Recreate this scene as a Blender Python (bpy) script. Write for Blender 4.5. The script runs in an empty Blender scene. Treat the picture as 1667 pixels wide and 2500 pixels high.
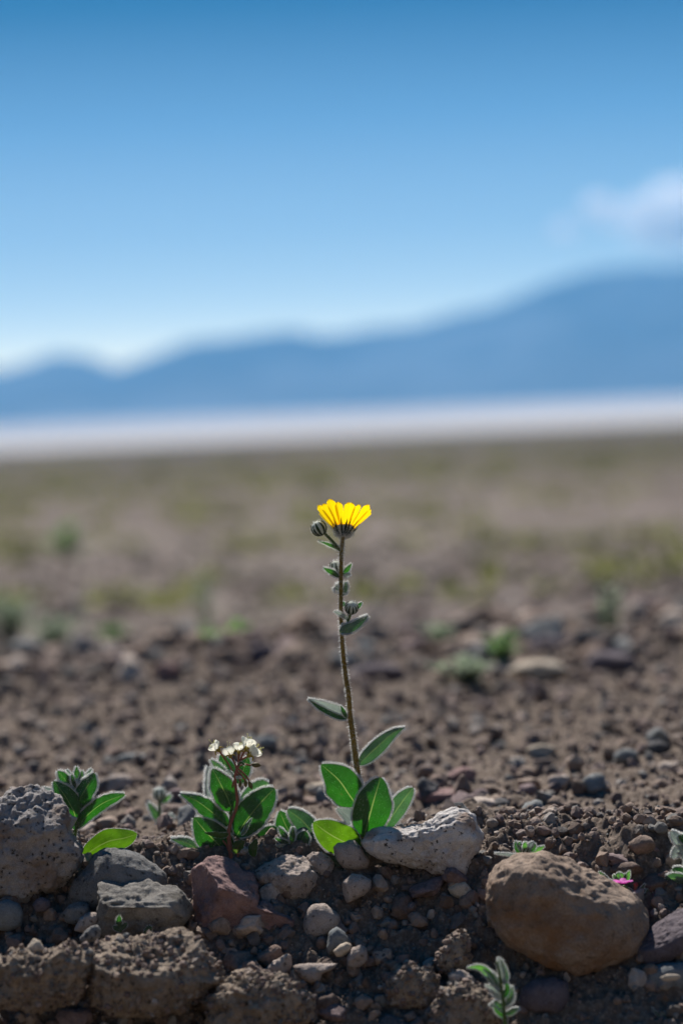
import bpy, bmesh, math, random
import numpy as np
from mathutils import Matrix, Vector
rad = math.radians
rng = np.random.default_rng(7)
random.seed(7)
scene = bpy.context.scene
COL = scene.collection

# ------------------------------------------------------------------ camera, sky, sun, exposure
FPX = 85 / 36 * 2500
CAMZ = 0.265
PITCH, ROLL = math.atan(265 / FPX), rad(2.45)
cam_d = bpy.data.cameras.new("camera")
cam = bpy.data.objects.new("camera", cam_d); COL.objects.link(cam)
scene.camera = cam
cam_d.sensor_fit = 'VERTICAL'; cam_d.sensor_height = 36; cam_d.sensor_width = 24; cam_d.lens = 85
cam_d.clip_start = 0.05; cam_d.clip_end = 80000
MR = Matrix.Rotation(rad(90) - PITCH, 4, 'X') @ Matrix.Rotation(-ROLL, 4, 'Z')
cam.matrix_world = Matrix.Translation((0, 0, CAMZ)) @ MR
cam_d.dof.use_dof = True; cam_d.dof.focus_distance = 1.452; cam_d.dof.aperture_fstop = 4.1

SUN_EL, SUN_AZ = rad(50), rad(-15)          # azimuth from +Y towards +X
sun_d = bpy.data.lights.new("sun", 'SUN'); sun = bpy.data.objects.new("sun", sun_d); COL.objects.link(sun)
sun_d.energy = 5.0; sun_d.angle = rad(0.55); sun_d.color = (1.0, 0.94, 0.86)
to_sun = Vector((math.sin(SUN_AZ) * math.cos(SUN_EL), math.cos(SUN_AZ) * math.cos(SUN_EL), math.sin(SUN_EL)))
sun.rotation_euler = to_sun.to_track_quat('Z', 'Y').to_euler(); sun.location = (-2, 5, 5)

world = bpy.data.worlds.new("World"); scene.world = world; world.use_nodes = True
wt = world.node_tree; wt.nodes.clear()
wo = wt.nodes.new("ShaderNodeOutputWorld"); bg = wt.nodes.new("ShaderNodeBackground")
sky = wt.nodes.new("ShaderNodeTexSky"); sky.sky_type = 'NISHITA'; sky.sun_disc = False
sky.sun_elevation = SUN_EL; sky.sun_rotation = SUN_AZ
sky.altitude = 0; sky.air_density = 1.0; sky.dust_density = 0.15; sky.ozone_density = 3.0
tc = wt.nodes.new("ShaderNodeTexCoord")
vm = wt.nodes.new("ShaderNodeVectorMath"); vm.operation = 'MULTIPLY'; vm.inputs[1].default_value = (1, 1, 4.2)
vn = wt.nodes.new("ShaderNodeVectorMath"); vn.operation = 'NORMALIZE'
hs = wt.nodes.new("ShaderNodeHueSaturation"); hs.inputs['Saturation'].default_value = 1.15; hs.inputs['Value'].default_value = 1.0
wt.links.new(tc.outputs['Generated'], vm.inputs[0]); wt.links.new(vm.outputs[0], vn.inputs[0])
wt.links.new(vn.outputs[0], sky.inputs[0]); wt.links.new(sky.outputs[0], hs.inputs['Color'])
sz = wt.nodes.new("ShaderNodeSeparateXYZ"); wt.links.new(tc.outputs['Generated'], sz.inputs[0])
cr = wt.nodes.new("ShaderNodeValToRGB"); wt.links.new(sz.outputs[2], cr.inputs[0])
STOPS = [(.03, (2.1, 1.34, .78)), (.065, (1.8, 1.2, .70)), (.116, (.70, .72, .58)), (.165, (.06, .28, .33)), (1, (.10, .36, .44))]
els = cr.color_ramp.elements
els[0].position, els[1].position = STOPS[0][0], 1.0
for e_, st_ in ((els[0], STOPS[0]), (els[1], STOPS[-1])): e_.color = (*[v_ / 2 for v_ in st_[1]], 1)
for p_, c_ in STOPS[1:-1]: els.new(p_).color = (*[v_ / 2 for v_ in c_], 1)
hs.inputs['Value'].default_value = 2.0
tm = wt.nodes.new("ShaderNodeMix"); tm.data_type = 'RGBA'; tm.blend_type = 'MULTIPLY'; tm.inputs[0].default_value = 1.0
wt.links.new(hs.outputs[0], tm.inputs[6]); wt.links.new(cr.outputs[0], tm.inputs[7])
wt.links.new(tm.outputs[2], bg.inputs[0]); bg.inputs[1].default_value = 0.105
wt.links.new(bg.outputs[0], wo.inputs[0])
scene.view_settings.view_transform = 'Standard'; scene.view_settings.look = 'None'
scene.view_settings.exposure = 0.65; scene.view_settings.gamma = 1.0; scene.view_settings.use_curve_mapping = False
scene.render.engine = 'CYCLES'
cy = scene.cycles
cy.max_bounces = 16; cy.diffuse_bounces = 4; cy.glossy_bounces = 3; cy.transparent_max_bounces = 8; cy.volume_bounces = 14; cy.transmission_bounces = 6
cy.use_denoising = True; cy.caustics_reflective = False; cy.caustics_refractive = False
cy.sample_clamp_indirect = 6

# ------------------------------------------------------------------ helpers
M3 = np.array(MR.to_3x3())
RV, UV_, FV = M3 @ np.array([1, 0, 0]), M3 @ np.array([0, 1, 0]), M3 @ np.array([0, 0, -1.])
CAM = np.array([0, 0, CAMZ])
def P(x, y, d):                                # a point seen at photograph pixel x,y standing d metres away
    v = M3 @ np.array([(x - 833.5) / FPX, -(y - 1250) / FPX, -1.0])
    return CAM + v * (d / v[1])
PX = 1.45 / FPX                                # one photograph pixel at the plants, in metres
Z1, Z2, Z3, Z4, Z5, Z6, Z7, Z8 = ((700, 1180, 5.227), (650, 1600, 3.92), (380, 1760, 3.92), (0, 1820, 3.409), (200, 2050, 2.613),
                                  (600, 1950, 2.613), (1100, 1950, 2.765), (0, 2150, 3.136))
ZF, ZS, ZW, ZP = (740, 1200, 7.84), (760, 1340, 9.8), (490, 1780, 9.22), (1450, 2000, 7.226)
S0 = (0, 0, 1.0)
def cv(z, p): return (z[0] + p[0] / z[2], z[1] + p[1] / z[2])

_pr = np.random.default_rng(3)
PERM = np.concatenate([_pr.permutation(256)] * 3)
GR = _pr.normal(size=(256, 3)); GR /= np.linalg.norm(GR, axis=1)[:, None]
def perlin(p, seed=0):
    p = np.asarray(p, float) + seed * 17.31
    i = np.floor(p).astype(np.int64); f = p - i; i &= 255
    w = f * f * f * (f * (f * 6 - 15) + 10)
    out = 0
    for dx in (0, 1):
        for dy in (0, 1):
            for dz in (0, 1):
                h = PERM[PERM[PERM[(i[..., 0] + dx) & 255] + ((i[..., 1] + dy) & 255)] + ((i[..., 2] + dz) & 255)]
                g = GR[h]
                dot = g[..., 0] * (f[..., 0] - dx) + g[..., 1] * (f[..., 1] - dy) + g[..., 2] * (f[..., 2] - dz)
                out = out + dot * (w[..., 0] if dx else 1 - w[..., 0]) * (w[..., 1] if dy else 1 - w[..., 1]) * (w[..., 2] if dz else 1 - w[..., 2])
    return out * 1.6
def fbm(p, o=4, seed=0, g=0.5, ridge=False):
    s, a = 0, 1.0
    for k in range(o):
        n = perlin(p * 2.03 ** k, seed + k)
        s = s + a * ((0.5 - np.abs(n)) if ridge else n); a *= g
    return s
def worley2(x, y, seed=0):
    ix, iy = np.floor(x).astype(int), np.floor(y).astype(int)
    best = np.full(x.shape, 9.0)
    for dx in (-1, 0, 1):
        for dy in (-1, 0, 1):
            a, b = (ix + dx) & 255, (iy + dy) & 255
            h = PERM[PERM[(a + seed) & 255] + b]
            jx, jy = h / 256.0, PERM[h + 57] / 256.0
            dd = np.hypot(ix + dx + jx - x, iy + dy + jy - y)
            best = np.minimum(best, dd)
    return best

def mesh_np(name, V, F, uv=None, smooth=True):
    V = np.asarray(V, float); F = np.asarray(F)
    me = bpy.data.meshes.new(name)
    n = F.shape[1]
    me.vertices.add(len(V)); me.vertices.foreach_set("co", V.astype(np.float32).ravel())
    me.loops.add(F.size); me.loops.foreach_set("vertex_index", F.astype(np.int32).ravel())
    me.polygons.add(len(F)); me.polygons.foreach_set("loop_start", np.arange(0, F.size, n, dtype=np.int32))
    me.polygons.foreach_set("use_smooth", np.full(len(F), smooth))
    me.update(calc_edges=True)
    if uv is not None:
        l = me.uv_layers.new(name="UVMap")
        l.data.foreach_set("uv", np.asarray(uv, np.float32)[F.ravel()].ravel())
    me.validate()
    return me
def link(name, me, mat=None, parent=None, loc=None):
    o = bpy.data.objects.new(name, me); COL.objects.link(o)
    if mat is not None: me.materials.clear(); me.materials.append(mat)
    if parent is not None: o.parent = parent
    if loc is not None: o.location = loc
    return o
def tag(o, label=None, cat=None, group=None, kind=None):
    if label: o['label'] = label
    if cat: o['category'] = cat
    if group: o['group'] = group
    if kind: o['kind'] = kind
    return o
class MB:
    def __init__(s): s.v = []; s.f = []; s.u = []; s.n = 0
    def add(s, V, F, uv=None):
        V = np.asarray(V, float); F = np.asarray(F)
        if F.shape[1] == 4: F = np.concatenate([F[:, [0, 1, 2]], F[:, [0, 2, 3]]])
        s.v.append(V); s.f.append(F + s.n); s.u.append(np.zeros((len(V), 2)) if uv is None else uv); s.n += len(V)
    def build(s, name, mat, parent=None, origin=(0, 0, 0), smooth=True):
        if not s.v: return None
        return link(name, mesh_np(name, np.concatenate(s.v) - np.asarray(origin), np.concatenate(s.f), np.concatenate(s.u), smooth), mat, parent)
def catmull(pts, n):
    p = np.asarray(pts, float)
    if len(p) == 2: p = np.array([p[0], (p[0] + p[1]) / 2, p[1]])
    q = np.concatenate([[2 * p[0] - p[1]], p, [2 * p[-1] - p[-2]]])
    out = []
    for t in np.linspace(0, len(p) - 1 - 1e-6, n):
        i = int(t); f = t - i; a, b, c, d = q[i:i + 4]
        out.append(.5 * ((2 * b) + (c - a) * f + (2 * a - 5 * b + 4 * c - d) * f * f + (3 * b - a - 3 * c + d) * f ** 3))
    return np.array(out)
def tube(mb, path, r, k=10, cap=True):
    path = np.asarray(path, float); n = len(path)
    r = np.interp(np.linspace(0, 1, n), np.linspace(0, 1, len(r)), r) if np.ndim(r) else np.full(n, r)
    T = np.gradient(path, axis=0); T /= np.linalg.norm(T, axis=1)[:, None] + 1e-12
    a = np.cross(T, FV); a /= np.linalg.norm(a, axis=1)[:, None] + 1e-9; b = np.cross(T, a)
    th = np.linspace(0, 2 * np.pi, k, endpoint=False)
    V = path[:, None] + r[:, None, None] * (np.cos(th)[None, :, None] * a[:, None] + np.sin(th)[None, :, None] * b[:, None])
    uv = np.stack(np.broadcast_arrays(th[None] / 6.283, np.linspace(0, 1, n)[:, None]), -1)
    i, j = np.meshgrid(np.arange(n - 1), np.arange(k), indexing='ij'); j2 = (j + 1) % k
    F = np.stack([i * k + j, i * k + j2, (i + 1) * k + j2, (i + 1) * k + j], -1).reshape(-1, 4)
    V = V.reshape(-1, 3); uv = uv.reshape(-1, 2)
    if cap:
        V = np.concatenate([V, path[-1:] + T[-1:] * r[-1] * .5]); uv = np.concatenate([uv, [[0, 1]]]); c = len(V) - 1
        F = np.concatenate([F, np.array([[(n - 1) * k + q, (n - 1) * k + (q + 1) % k, c, c] for q in range(k)])])
        F3 = np.concatenate([F[:-k][:, [0, 1, 2]], F[:-k][:, [0, 2, 3]], F[-k:][:, :3]])
        mb.add(V, F3, uv); return
    mb.add(V, F, uv)
def spikes(mb, O, D, L, r):
    O, D = np.asarray(O), np.asarray(D); n = len(O)
    if n == 0: return
    D = D / (np.linalg.norm(D, axis=1)[:, None] + 1e-9)
    a = np.cross(D, rng.normal(size=(n, 3))); a /= np.linalg.norm(a, axis=1)[:, None] + 1e-9; b = np.cross(D, a)
    L = np.broadcast_to(L, (n,))[:, None]
    mid = O + D * L * .55 + a * L * .08; tip = O + D * L + a * L * .3
    V = np.stack([O + a * r, O - a * r * .5 + b * r * .87, O - a * r * .5 - b * r * .87,
                  mid + a * r * .8, mid - a * r * .4 + b * r * .7, mid - a * r * .4 - b * r * .7, tip], 1).reshape(-1, 3)
    f = np.array([[0, 1, 4], [0, 4, 3], [1, 2, 5], [1, 5, 4], [2, 0, 3], [2, 3, 5], [3, 4, 6], [4, 5, 6], [5, 3, 6]])
    mb.add(V, (np.arange(n)[:, None, None] * 7 + f[None]).reshape(-1, 3))

# ------------------------------------------------------------------ materials
def new_mat(name):
    m = bpy.data.materials.new(name); m.use_nodes = True; nt = m.node_tree; nt.nodes.clear()
    return m, nt, nt.nodes.new("ShaderNodeOutputMaterial")
def N(nt, t, **kw):
    n = nt.nodes.new("ShaderNode" + t)
    for k, v in kw.items():
        if k in n.inputs: n.inputs[k].default_value = v
        else: setattr(n, k, v)
    return n
def ramp(nt, fac, stops, interp='LINEAR'):
    r = nt.nodes.new("ShaderNodeValToRGB"); r.color_ramp.interpolation = interp
    e = r.color_ramp.elements
    e[0].position, e[0].color = stops[0][0], (*stops[0][1], 1); e[1].position, e[1].color = stops[-1][0], (*stops[-1][1], 1)
    for p, c in stops[1:-1]: q = e.new(p); q.color = (*c, 1)
    nt.links.new(fac, r.inputs[0]); return r
def mixc(nt, fac, a, b, mode='MIX'):
    m = nt.nodes.new("ShaderNodeMix"); m.data_type = 'RGBA'; m.blend_type = mode
    for s, v in ((m.inputs[0], fac), (m.inputs[6], a), (m.inputs[7], b)):
        if hasattr(v, 'is_linked'): nt.links.new(v, s)
        elif isinstance(v, tuple): s.default_value = (*v, 1)
        else: s.default_value = v
    return m.outputs[2]
def mth(nt, op, a, b=0.0, clamp=False):
    m = nt.nodes.new("ShaderNodeMath"); m.operation = op; m.use_clamp = clamp
    for s, v in ((m.inputs[0], a), (m.inputs[1], b)):
        if hasattr(v, 'is_linked'): nt.links.new(v, s)
        else: s.default_value = v
    return m.outputs[0]

def rock_mat(name, c1, c2, pit=(.02, .017, .015), pits=0.5, s=1.0, stain=None, bump=0.6, rough=0.9):
    m, nt, out = new_mat(name); L = nt.links
    co = N(nt, "TexCoord").outputs['Object']
    n1 = N(nt, "TexNoise", Scale=70 * s, Detail=8.0, Roughness=.65); L.new(co, n1.inputs['Vector'])
    n2 = N(nt, "TexNoise", Scale=420 * s, Detail=6.0, Roughness=.7); L.new(co, n2.inputs['Vector'])
    n3 = N(nt, "TexNoise", Scale=1300 * s, Detail=4.0, Roughness=.7); L.new(co, n3.inputs['Vector'])
    base = mixc(nt, ramp(nt, n1.outputs[0], [(.35, (0, 0, 0)), (.65, (1, 1, 1))]).outputs[0], c1, c2)
    base = mixc(nt, mth(nt, 'MULTIPLY', ramp(nt, n3.outputs[0], [(.4, (0, 0, 0)), (.7, (1, 1, 1))]).outputs[0], .45), base, tuple(min(1, v * 1.7 + .03) for v in c2))
    if stain:
        n4 = N(nt, "TexNoise", Scale=45 * s, Detail=5.0); n4.inputs['Vector'].default_value = (0, 0, 0)
        mp = N(nt, "Mapping"); mp.inputs['Location'].default_value = (.3, .7, .1); L.new(co, mp.inputs[0]); L.new(mp.outputs[0], n4.inputs['Vector'])
        base = mixc(nt, mth(nt, 'MULTIPLY', ramp(nt, n4.outputs[0], [(.52, (0, 0, 0)), (.66, (1, 1, 1))]).outputs[0], .7), base, stain)
    vo = N(nt, "TexVoronoi", Scale=330 * s); wv = N(nt, "VectorMath", operation='ADD')
    L.new(co, wv.inputs[0]); sc = N(nt, "VectorMath", operation='SCALE'); sc.inputs['Scale'].default_value = .006 / s
    L.new(n2.outputs['Color'], sc.inputs[0]); L.new(sc.outputs[0], wv.inputs[1]); L.new(wv.outputs[0], vo.inputs['Vector'])
    pt = ramp(nt, vo.outputs['Distance'], [(.16, (1, 1, 1)), (.34, (0, 0, 0))]).outputs[0]
    sel = ramp(nt, vo.outputs['Color'], [(.55, (0, 0, 0)), (.6, (1, 1, 1))]).outputs[0]
    pf = mth(nt, 'MULTIPLY', mth(nt, 'MULTIPLY', pt, sel), pits)
    base = mixc(nt, pf, base, pit)
    b = N(nt, "BsdfPrincipled", Roughness=rough); b.inputs['Specular IOR Level'].default_value = .25
    L.new(base, b.inputs['Base Color'])
    h = mth(nt, 'ADD', mth(nt, 'MULTIPLY', n2.outputs[0], 1.0), mth(nt, 'MULTIPLY', n3.outputs[0], .45))
    h = mth(nt, 'SUBTRACT', h, mth(nt, 'MULTIPLY', pf, .8))
    bp = N(nt, "Bump", Strength=bump, Distance=.0022 / s); L.new(h, bp.inputs['Height']); L.new(bp.outputs[0], b.inputs['Normal'])
    L.new(b.outputs[0], out.inputs[0]); return m
R_GREY = rock_mat("pale grey porous rock", (.22, .20, .195), (.38, .355, .345), pits=.8, stain=(.24, .17, .13), bump=1.0)
R_KID = rock_mat("pale speckled rock", (.36, .33, .32), (.56, .53, .51), pits=.95, stain=(.20, .115, .07), bump=.7)
R_DARK = rock_mat("dark grainy rock", (.10, .10, .10), (.24, .235, .23), pits=.7, bump=1.0)
R_SLAB = rock_mat("dark banded rock", (.11, .10, .09), (.25, .235, .215), pits=.6, stain=(.06, .05, .04), bump=.8)
R_RED = rock_mat("reddish purple rock", (.17, .10, .095), (.26, .17, .16), pits=.3, stain=(.09, .06, .07), bump=.6)
R_TAN = rock_mat("tan rock", (.24, .195, .17), (.42, .35, .31), pits=.6, bump=.8)
R_BROWN = rock_mat("brown smooth rock", (.17, .12, .09), (.27, .205, .16), pits=.35, s=.6, stain=(.19, .09, .035), bump=.5)
R_CLOD = rock_mat("earthy clod", (.17, .13, .10), (.40, .32, .25), pits=.7, s=.8, bump=1.0)
R_PURP = rock_mat("dark purple rock", (.085, .07, .085), (.15, .125, .14), pits=.3, bump=.8)
R_PALE = rock_mat("pale tan stone", (.34, .28, .22), (.46, .39, .31), pits=.3, bump=.5)
R_BLUE = rock_mat("blue grey stone", (.11, .12, .125), (.18, .19, .195), pits=.3, bump=.5)

def stone_mix_mat():
    m, nt, out = new_mat("mixed desert stones"); L = nt.links
    g = N(nt, "NewGeometry"); oi = N(nt, "ObjectInfo")
    r = mth(nt, 'FRACT', mth(nt, 'ADD', g.outputs['Random Per Island'], oi.outputs['Random']))
    c = ramp(nt, r, [(0, (.13, .093, .075)), (.18, (.23, .17, .135)), (.34, (.16, .12, .11)), (.5, (.29, .22, .175)), (.62, (.12, .11, .105)),
                     (.74, (.21, .15, .135)), (.84, (.33, .27, .23)), (.92, (.15, .155, .155)), (1, (.42, .36, .32))]).outputs[0]
    co = N(nt, "TexCoord").outputs['Object']
    n1 = N(nt, "TexNoise", Scale=300.0, Detail=8.0, Roughness=.7); L.new(co, n1.inputs['Vector'])
    c = mixc(nt, .5, c, ramp(nt, n1.outputs[0], [(.3, (.35, .33, .32)), (.7, (1.5, 1.45, 1.4))]).outputs[0], 'MULTIPLY')
    b = N(nt, "BsdfPrincipled", Roughness=.85); b.inputs['Specular IOR Level'].default_value = .3; L.new(c, b.inputs['Base Color'])
    bp = N(nt, "Bump", Strength=.6, Distance=.002); L.new(n1.outputs[0], bp.inputs['Height']); L.new(bp.outputs[0], b.inputs['Normal'])
    L.new(b.outputs[0], out.inputs[0]); return m
R_MIX = stone_mix_mat()

def ground_mat():
    m, nt, out = new_mat("desert soil"); L = nt.links
    co = N(nt, "TexCoord").outputs['Object']
    def noise(s, d=8., r=.6, off=0.):
        mp = N(nt, "Mapping"); mp.inputs['Location'].default_value = (off, off * .7, 0); L.new(co, mp.inputs[0])
        n = N(nt, "TexNoise", Scale=s, Detail=d, Roughness=r); L.new(mp.outputs[0], n.inputs['Vector']); return n.outputs[0]
    fine = noise(260, 9, .7)
    near = ramp(nt, fine, [(.3, (.075, .056, .045)), (.5, (.15, .117, .095)), (.7, (.29, .235, .195))]).outputs[0]
    mid = ramp(nt, noise(2.2, 12, .72, 3), [(.38, (.070, .054, .047)), (.5, (.125, .10, .09)), (.62, (.22, .185, .17))]).outputs[0]
    far = ramp(nt, noise(.14, 12, .72, 5), [(.40, (.026, .022, .016)), (.5, (.055, .044, .033)), (.60, (.105, .083, .068))]).outputs[0]
    grn = ramp(nt, noise(1.1, 10, .7, 9), [(.5, (0, 0, 0)), (.62, (1, 1, 1))]).outputs[0]
    grnf = ramp(nt, noise(.03, 10, .7, 2), [(.44, (0, 0, 0)), (.6, (1, 1, 1))]).outputs[0]
    sx = N(nt, "SeparateXYZ"); L.new(co, sx.inputs[0]); yy = sx.outputs[1]
    def fade(a, b): 
        mr = N(nt, "MapRange"); mr.inputs[1].default_value = a; mr.inputs[2].default_value = b; L.new(yy, mr.inputs[0]); return mr.outputs[0]
    midg = mixc(nt, mth(nt, 'MULTIPLY', grn, .22), mid, (.12, .125, .07))
    farg = mixc(nt, mth(nt, 'MULTIPLY', grnf, .4), far, (.07, .074, .036))
    c = mixc(nt, fade(2.8, 3.6), near, midg)
    c = mixc(nt, fade(12, 45), c, farg)
    b = N(nt, "BsdfPrincipled", Roughness=.95); b.inputs['Specular IOR Level'].default_value = .15; L.new(c, b.inputs['Base Color'])
    bp = N(nt, "Bump", Strength=.8, Distance=.003); L.new(fine, bp.inputs['Height']); L.new(bp.outputs[0], b.inputs['Normal'])
    L.new(b.outputs[0], out.inputs[0]); return m

def leaf_mat(name, top, trans, fuzz=.12, rib=(.20, .27, .07), mixf=.5, blot=None):
    m, nt, out = new_mat(name); L = nt.links
    uv = N(nt, "UVMap"); sx = N(nt, "SeparateXYZ"); L.new(uv.outputs[0], sx.inputs[0])
    s, t = sx.outputs[0], sx.outputs[1]
    ab = mth(nt, 'ABSOLUTE', s)
    ribf = ramp(nt, ab, [(.012, (1, 1, 1)), (.05, (0, 0, 0))]).outputs[0]
    # side veins: curves that leave the midrib towards the tip
    ph = mth(nt, 'SUBTRACT', mth(nt, 'MULTIPLY', t, 6.0), mth(nt, 'MULTIPLY', ab, 2.2))
    fr = mth(nt, 'ABSOLUTE', mth(nt, 'SUBTRACT', mth(nt, 'FRACT', ph), .5))
    vein = mth(nt, 'MULTIPLY', ramp(nt, fr, [(.0, (1, 1, 1)), (.06, (0, 0, 0))]).outputs[0], .3)
    nv = mth(nt, 'ABSOLUTE', mth(nt, 'SUBTRACT', ab, mth(nt, 'SUBTRACT', .52, mth(nt, 'MULTIPLY', t, .25))))
    vein = mth(nt, 'MAXIMUM', vein, mth(nt, 'MULTIPLY', ramp(nt, nv, [(.0, (1, 1, 1)), (.03, (0, 0, 0))]).outputs[0], .45))
    co = N(nt, "TexCoord").outputs['Object']
    n1 = N(nt, "TexNoise", Scale=160., Detail=6.0, Roughness=.6); L.new(co, n1.inputs['Vector'])
    n2 = N(nt, "TexNoise", Scale=2600., Detail=2.0); L.new(co, n2.inputs['Vector'])
    var = ramp(nt, n1.outputs[0], [(.3, (.7, .72, .7)), (.7, (1.25, 1.25, 1.2))]).outputs[0]
    ct = mixc(nt, 1.0, mixc(nt, vein, top, tuple(v * 1.6 for v in top)), var, 'MULTIPLY')
    cr = mixc(nt, 1.0, mixc(nt, vein, trans, tuple(min(1, v * 1.4 + .02) for v in trans)), var, 'MULTIPLY')
    if blot:
        bl = ramp(nt, n1.outputs[0], [(.68, (0, 0, 0)), (.73, (1, 1, 1))]).outputs[0]
        cr = mixc(nt, mth(nt, 'MULTIPLY', bl, .6), cr, blot)
    ct = mixc(nt, mth(nt, 'MULTIPLY', ribf, .8), ct, rib); cr = mixc(nt, mth(nt, 'MULTIPLY', ribf, .85), cr, tuple(min(1, v * 1.5) for v in rib))
    fz = mth(nt, 'MULTIPLY', ramp(nt, n2.outputs[0], [(.35, (0, 0, 0)), (.7, (1, 1, 1))]).outputs[0], fuzz * 2)
    ct = mixc(nt, fz, ct, (.42, .46, .42))
    b = N(nt, "BsdfPrincipled", Roughness=.55); b.inputs['Specular IOR Level'].default_value = .35; L.new(ct, b.inputs['Base Color'])
    tr = N(nt, "BsdfTranslucent"); L.new(cr, tr.inputs[0])
    mx = N(nt, "MixShader"); mx.inputs[0].default_value = mixf; L.new(b.outputs[0], mx.inputs[1]); L.new(tr.outputs[0], mx.inputs[2])
    h = mth(nt, 'ADD', mth(nt, 'MULTIPLY', ribf, -.6), mth(nt, 'ADD', mth(nt, 'MULTIPLY', vein, -.6), mth(nt, 'MULTIPLY', n2.outputs[0], .3)))
    bp = N(nt, "Bump", Strength=.5, Distance=.0005); L.new(h, bp.inputs['Height']); L.new(bp.outputs[0], b.inputs['Normal'])
    L.new(mx.outputs[0], out.inputs[0]); return m
LG = leaf_mat("green downy leaf", (.04, .075, .032), (.017, .14, .006), .12, blot=(.10, .085, .012))
LGREY = leaf_mat("grey green woolly leaf", (.10, .135, .085), (.04, .15, .03), .30)
LPALE = leaf_mat("silvery woolly leaf", (.32, .37, .36), (.25, .32, .28), .5, rib=(.4, .42, .38), mixf=.35)
LY = leaf_mat("yellow green leaf", (.06, .10, .02), (.12, .30, .006), .04, blot=(.25, .16, .02))
LD = leaf_mat("dark serrated leaf", (.05, .07, .03), (.10, .20, .025), .05, rib=(.20, .10, .06))
LBRIGHT = leaf_mat("young bright leaf", (.09, .16, .06), (.12, .40, .05), .2)

def simple(name, col, trans=None, mixf=.5, rough=.6, spec=.3, var=0.25, scale=300.):
    m, nt, out = new_mat(name); L = nt.links
    co = N(nt, "TexCoord").outputs['Object']
    n1 = N(nt, "TexNoise", Scale=scale, Detail=5.0, Roughness=.6); L.new(co, n1.inputs['Vector'])
    v = ramp(nt, n1.outputs[0], [(.3, (1 - var,) * 3), (.7, (1 + var,) * 3)]).outputs[0]
    c = mixc(nt, 1.0, col, v, 'MULTIPLY')
    b = N(nt, "BsdfPrincipled", Roughness=rough); b.inputs['Specular IOR Level'].default_value = spec; L.new(c, b.inputs['Base Color'])
    if trans:
        tr = N(nt, "BsdfTranslucent"); L.new(mixc(nt, 1.0, trans, v, 'MULTIPLY'), tr.inputs[0])
        mx = N(nt, "MixShader"); mx.inputs[0].default_value = mixf; L.new(b.outputs[0], mx.inputs[1]); L.new(tr.outputs[0], mx.inputs[2]); L.new(mx.outputs[0], out.inputs[0])
    else: L.new(b.outputs[0], out.inputs[0])
    return m
def petal_mat():
    m, nt, out = new_mat("yellow petal"); L = nt.links
    uv = N(nt, "UVMap"); sx = N(nt, "SeparateXYZ"); L.new(uv.outputs[0], sx.inputs[0])
    st = N(nt, "TexWave", Scale=1.1, Distortion=.6); st.bands_direction = 'X'; L.new(uv.outputs[0], st.inputs['Vector'])
    c0 = ramp(nt, sx.outputs[1], [(0, (.85, .40, .003)), (.18, (.94, .66, .004)), (1, (.96, .73, .005))]).outputs[0]
    c = mixc(nt, mth(nt, 'MULTIPLY', st.outputs['Fac'], .25), c0, (.78, .54, .002))
    b = N(nt, "BsdfPrincipled", Roughness=.6); b.inputs['Specular IOR Level'].default_value = .15; L.new(c, b.inputs['Base Color'])
    tr = N(nt, "BsdfTranslucent"); L.new(c, tr.inputs[0])
    mx = N(nt, "MixShader"); mx.inputs[0].default_value = .62; L.new(b.outputs[0], mx.inputs[1]); L.new(tr.outputs[0], mx.inputs[2]); L.new(mx.outputs[0], out.inputs[0])
    return m
PET = petal_mat()
WHITE = simple("white petal", (.80, .80, .76), (.80, .80, .70), .5, .6, .2, .1)
PINK = simple("pink petal", (.75, .16, .60), (.80, .18, .62), .5, .6, .2, .15)
HAIR = simple("white plant hair", (.9, .92, .93), (.92, .93, .91), .65, .5, .3, .05)
STEM = simple("olive brown stem", (.20, .15, .035), (.30, .20, .02), .35, .55, .35, .35, 120.)
STEMG = simple("green stem", (.10, .15, .05), (.15, .25, .05), .3, .55, .3, .2)
STEMR = simple("red brown stem", (.26, .10, .075), (.35, .12, .06), .25, .5, .4, .25)
BRACT = simple("dark green bract", (.018, .035, .014), (.03, .07, .015), .25, .6, .25, .2)
WOOL = simple("woolly white green cup", (.62, .66, .60), (.5, .55, .48), .3, .8, .1, .25, 900.)
DISC = simple("orange disc florets", (.75, .42, .02), (.7, .4, .02), .3, .7, .2, .3, 900.)
CALYX = simple("yellow brown calyx", (.38, .30, .06), (.45, .34, .05), .4, .6, .3, .35, 500.)
ANTH = simple("cream anthers", (.75, .72, .35), (.7, .68, .3), .4, .6, .2, .2)
POD = simple("brown green pod", (.13, .11, .045), (.16, .12, .03), .25, .55, .35, .35, 400.)
REDBUD = simple("red bud", (.45, .08, .08), (.4, .1, .06), .3, .5, .3, .3)
STRAW = simple("dry straw", (.45, .36, .24), None, .5, .8, .2, .2)

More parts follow.
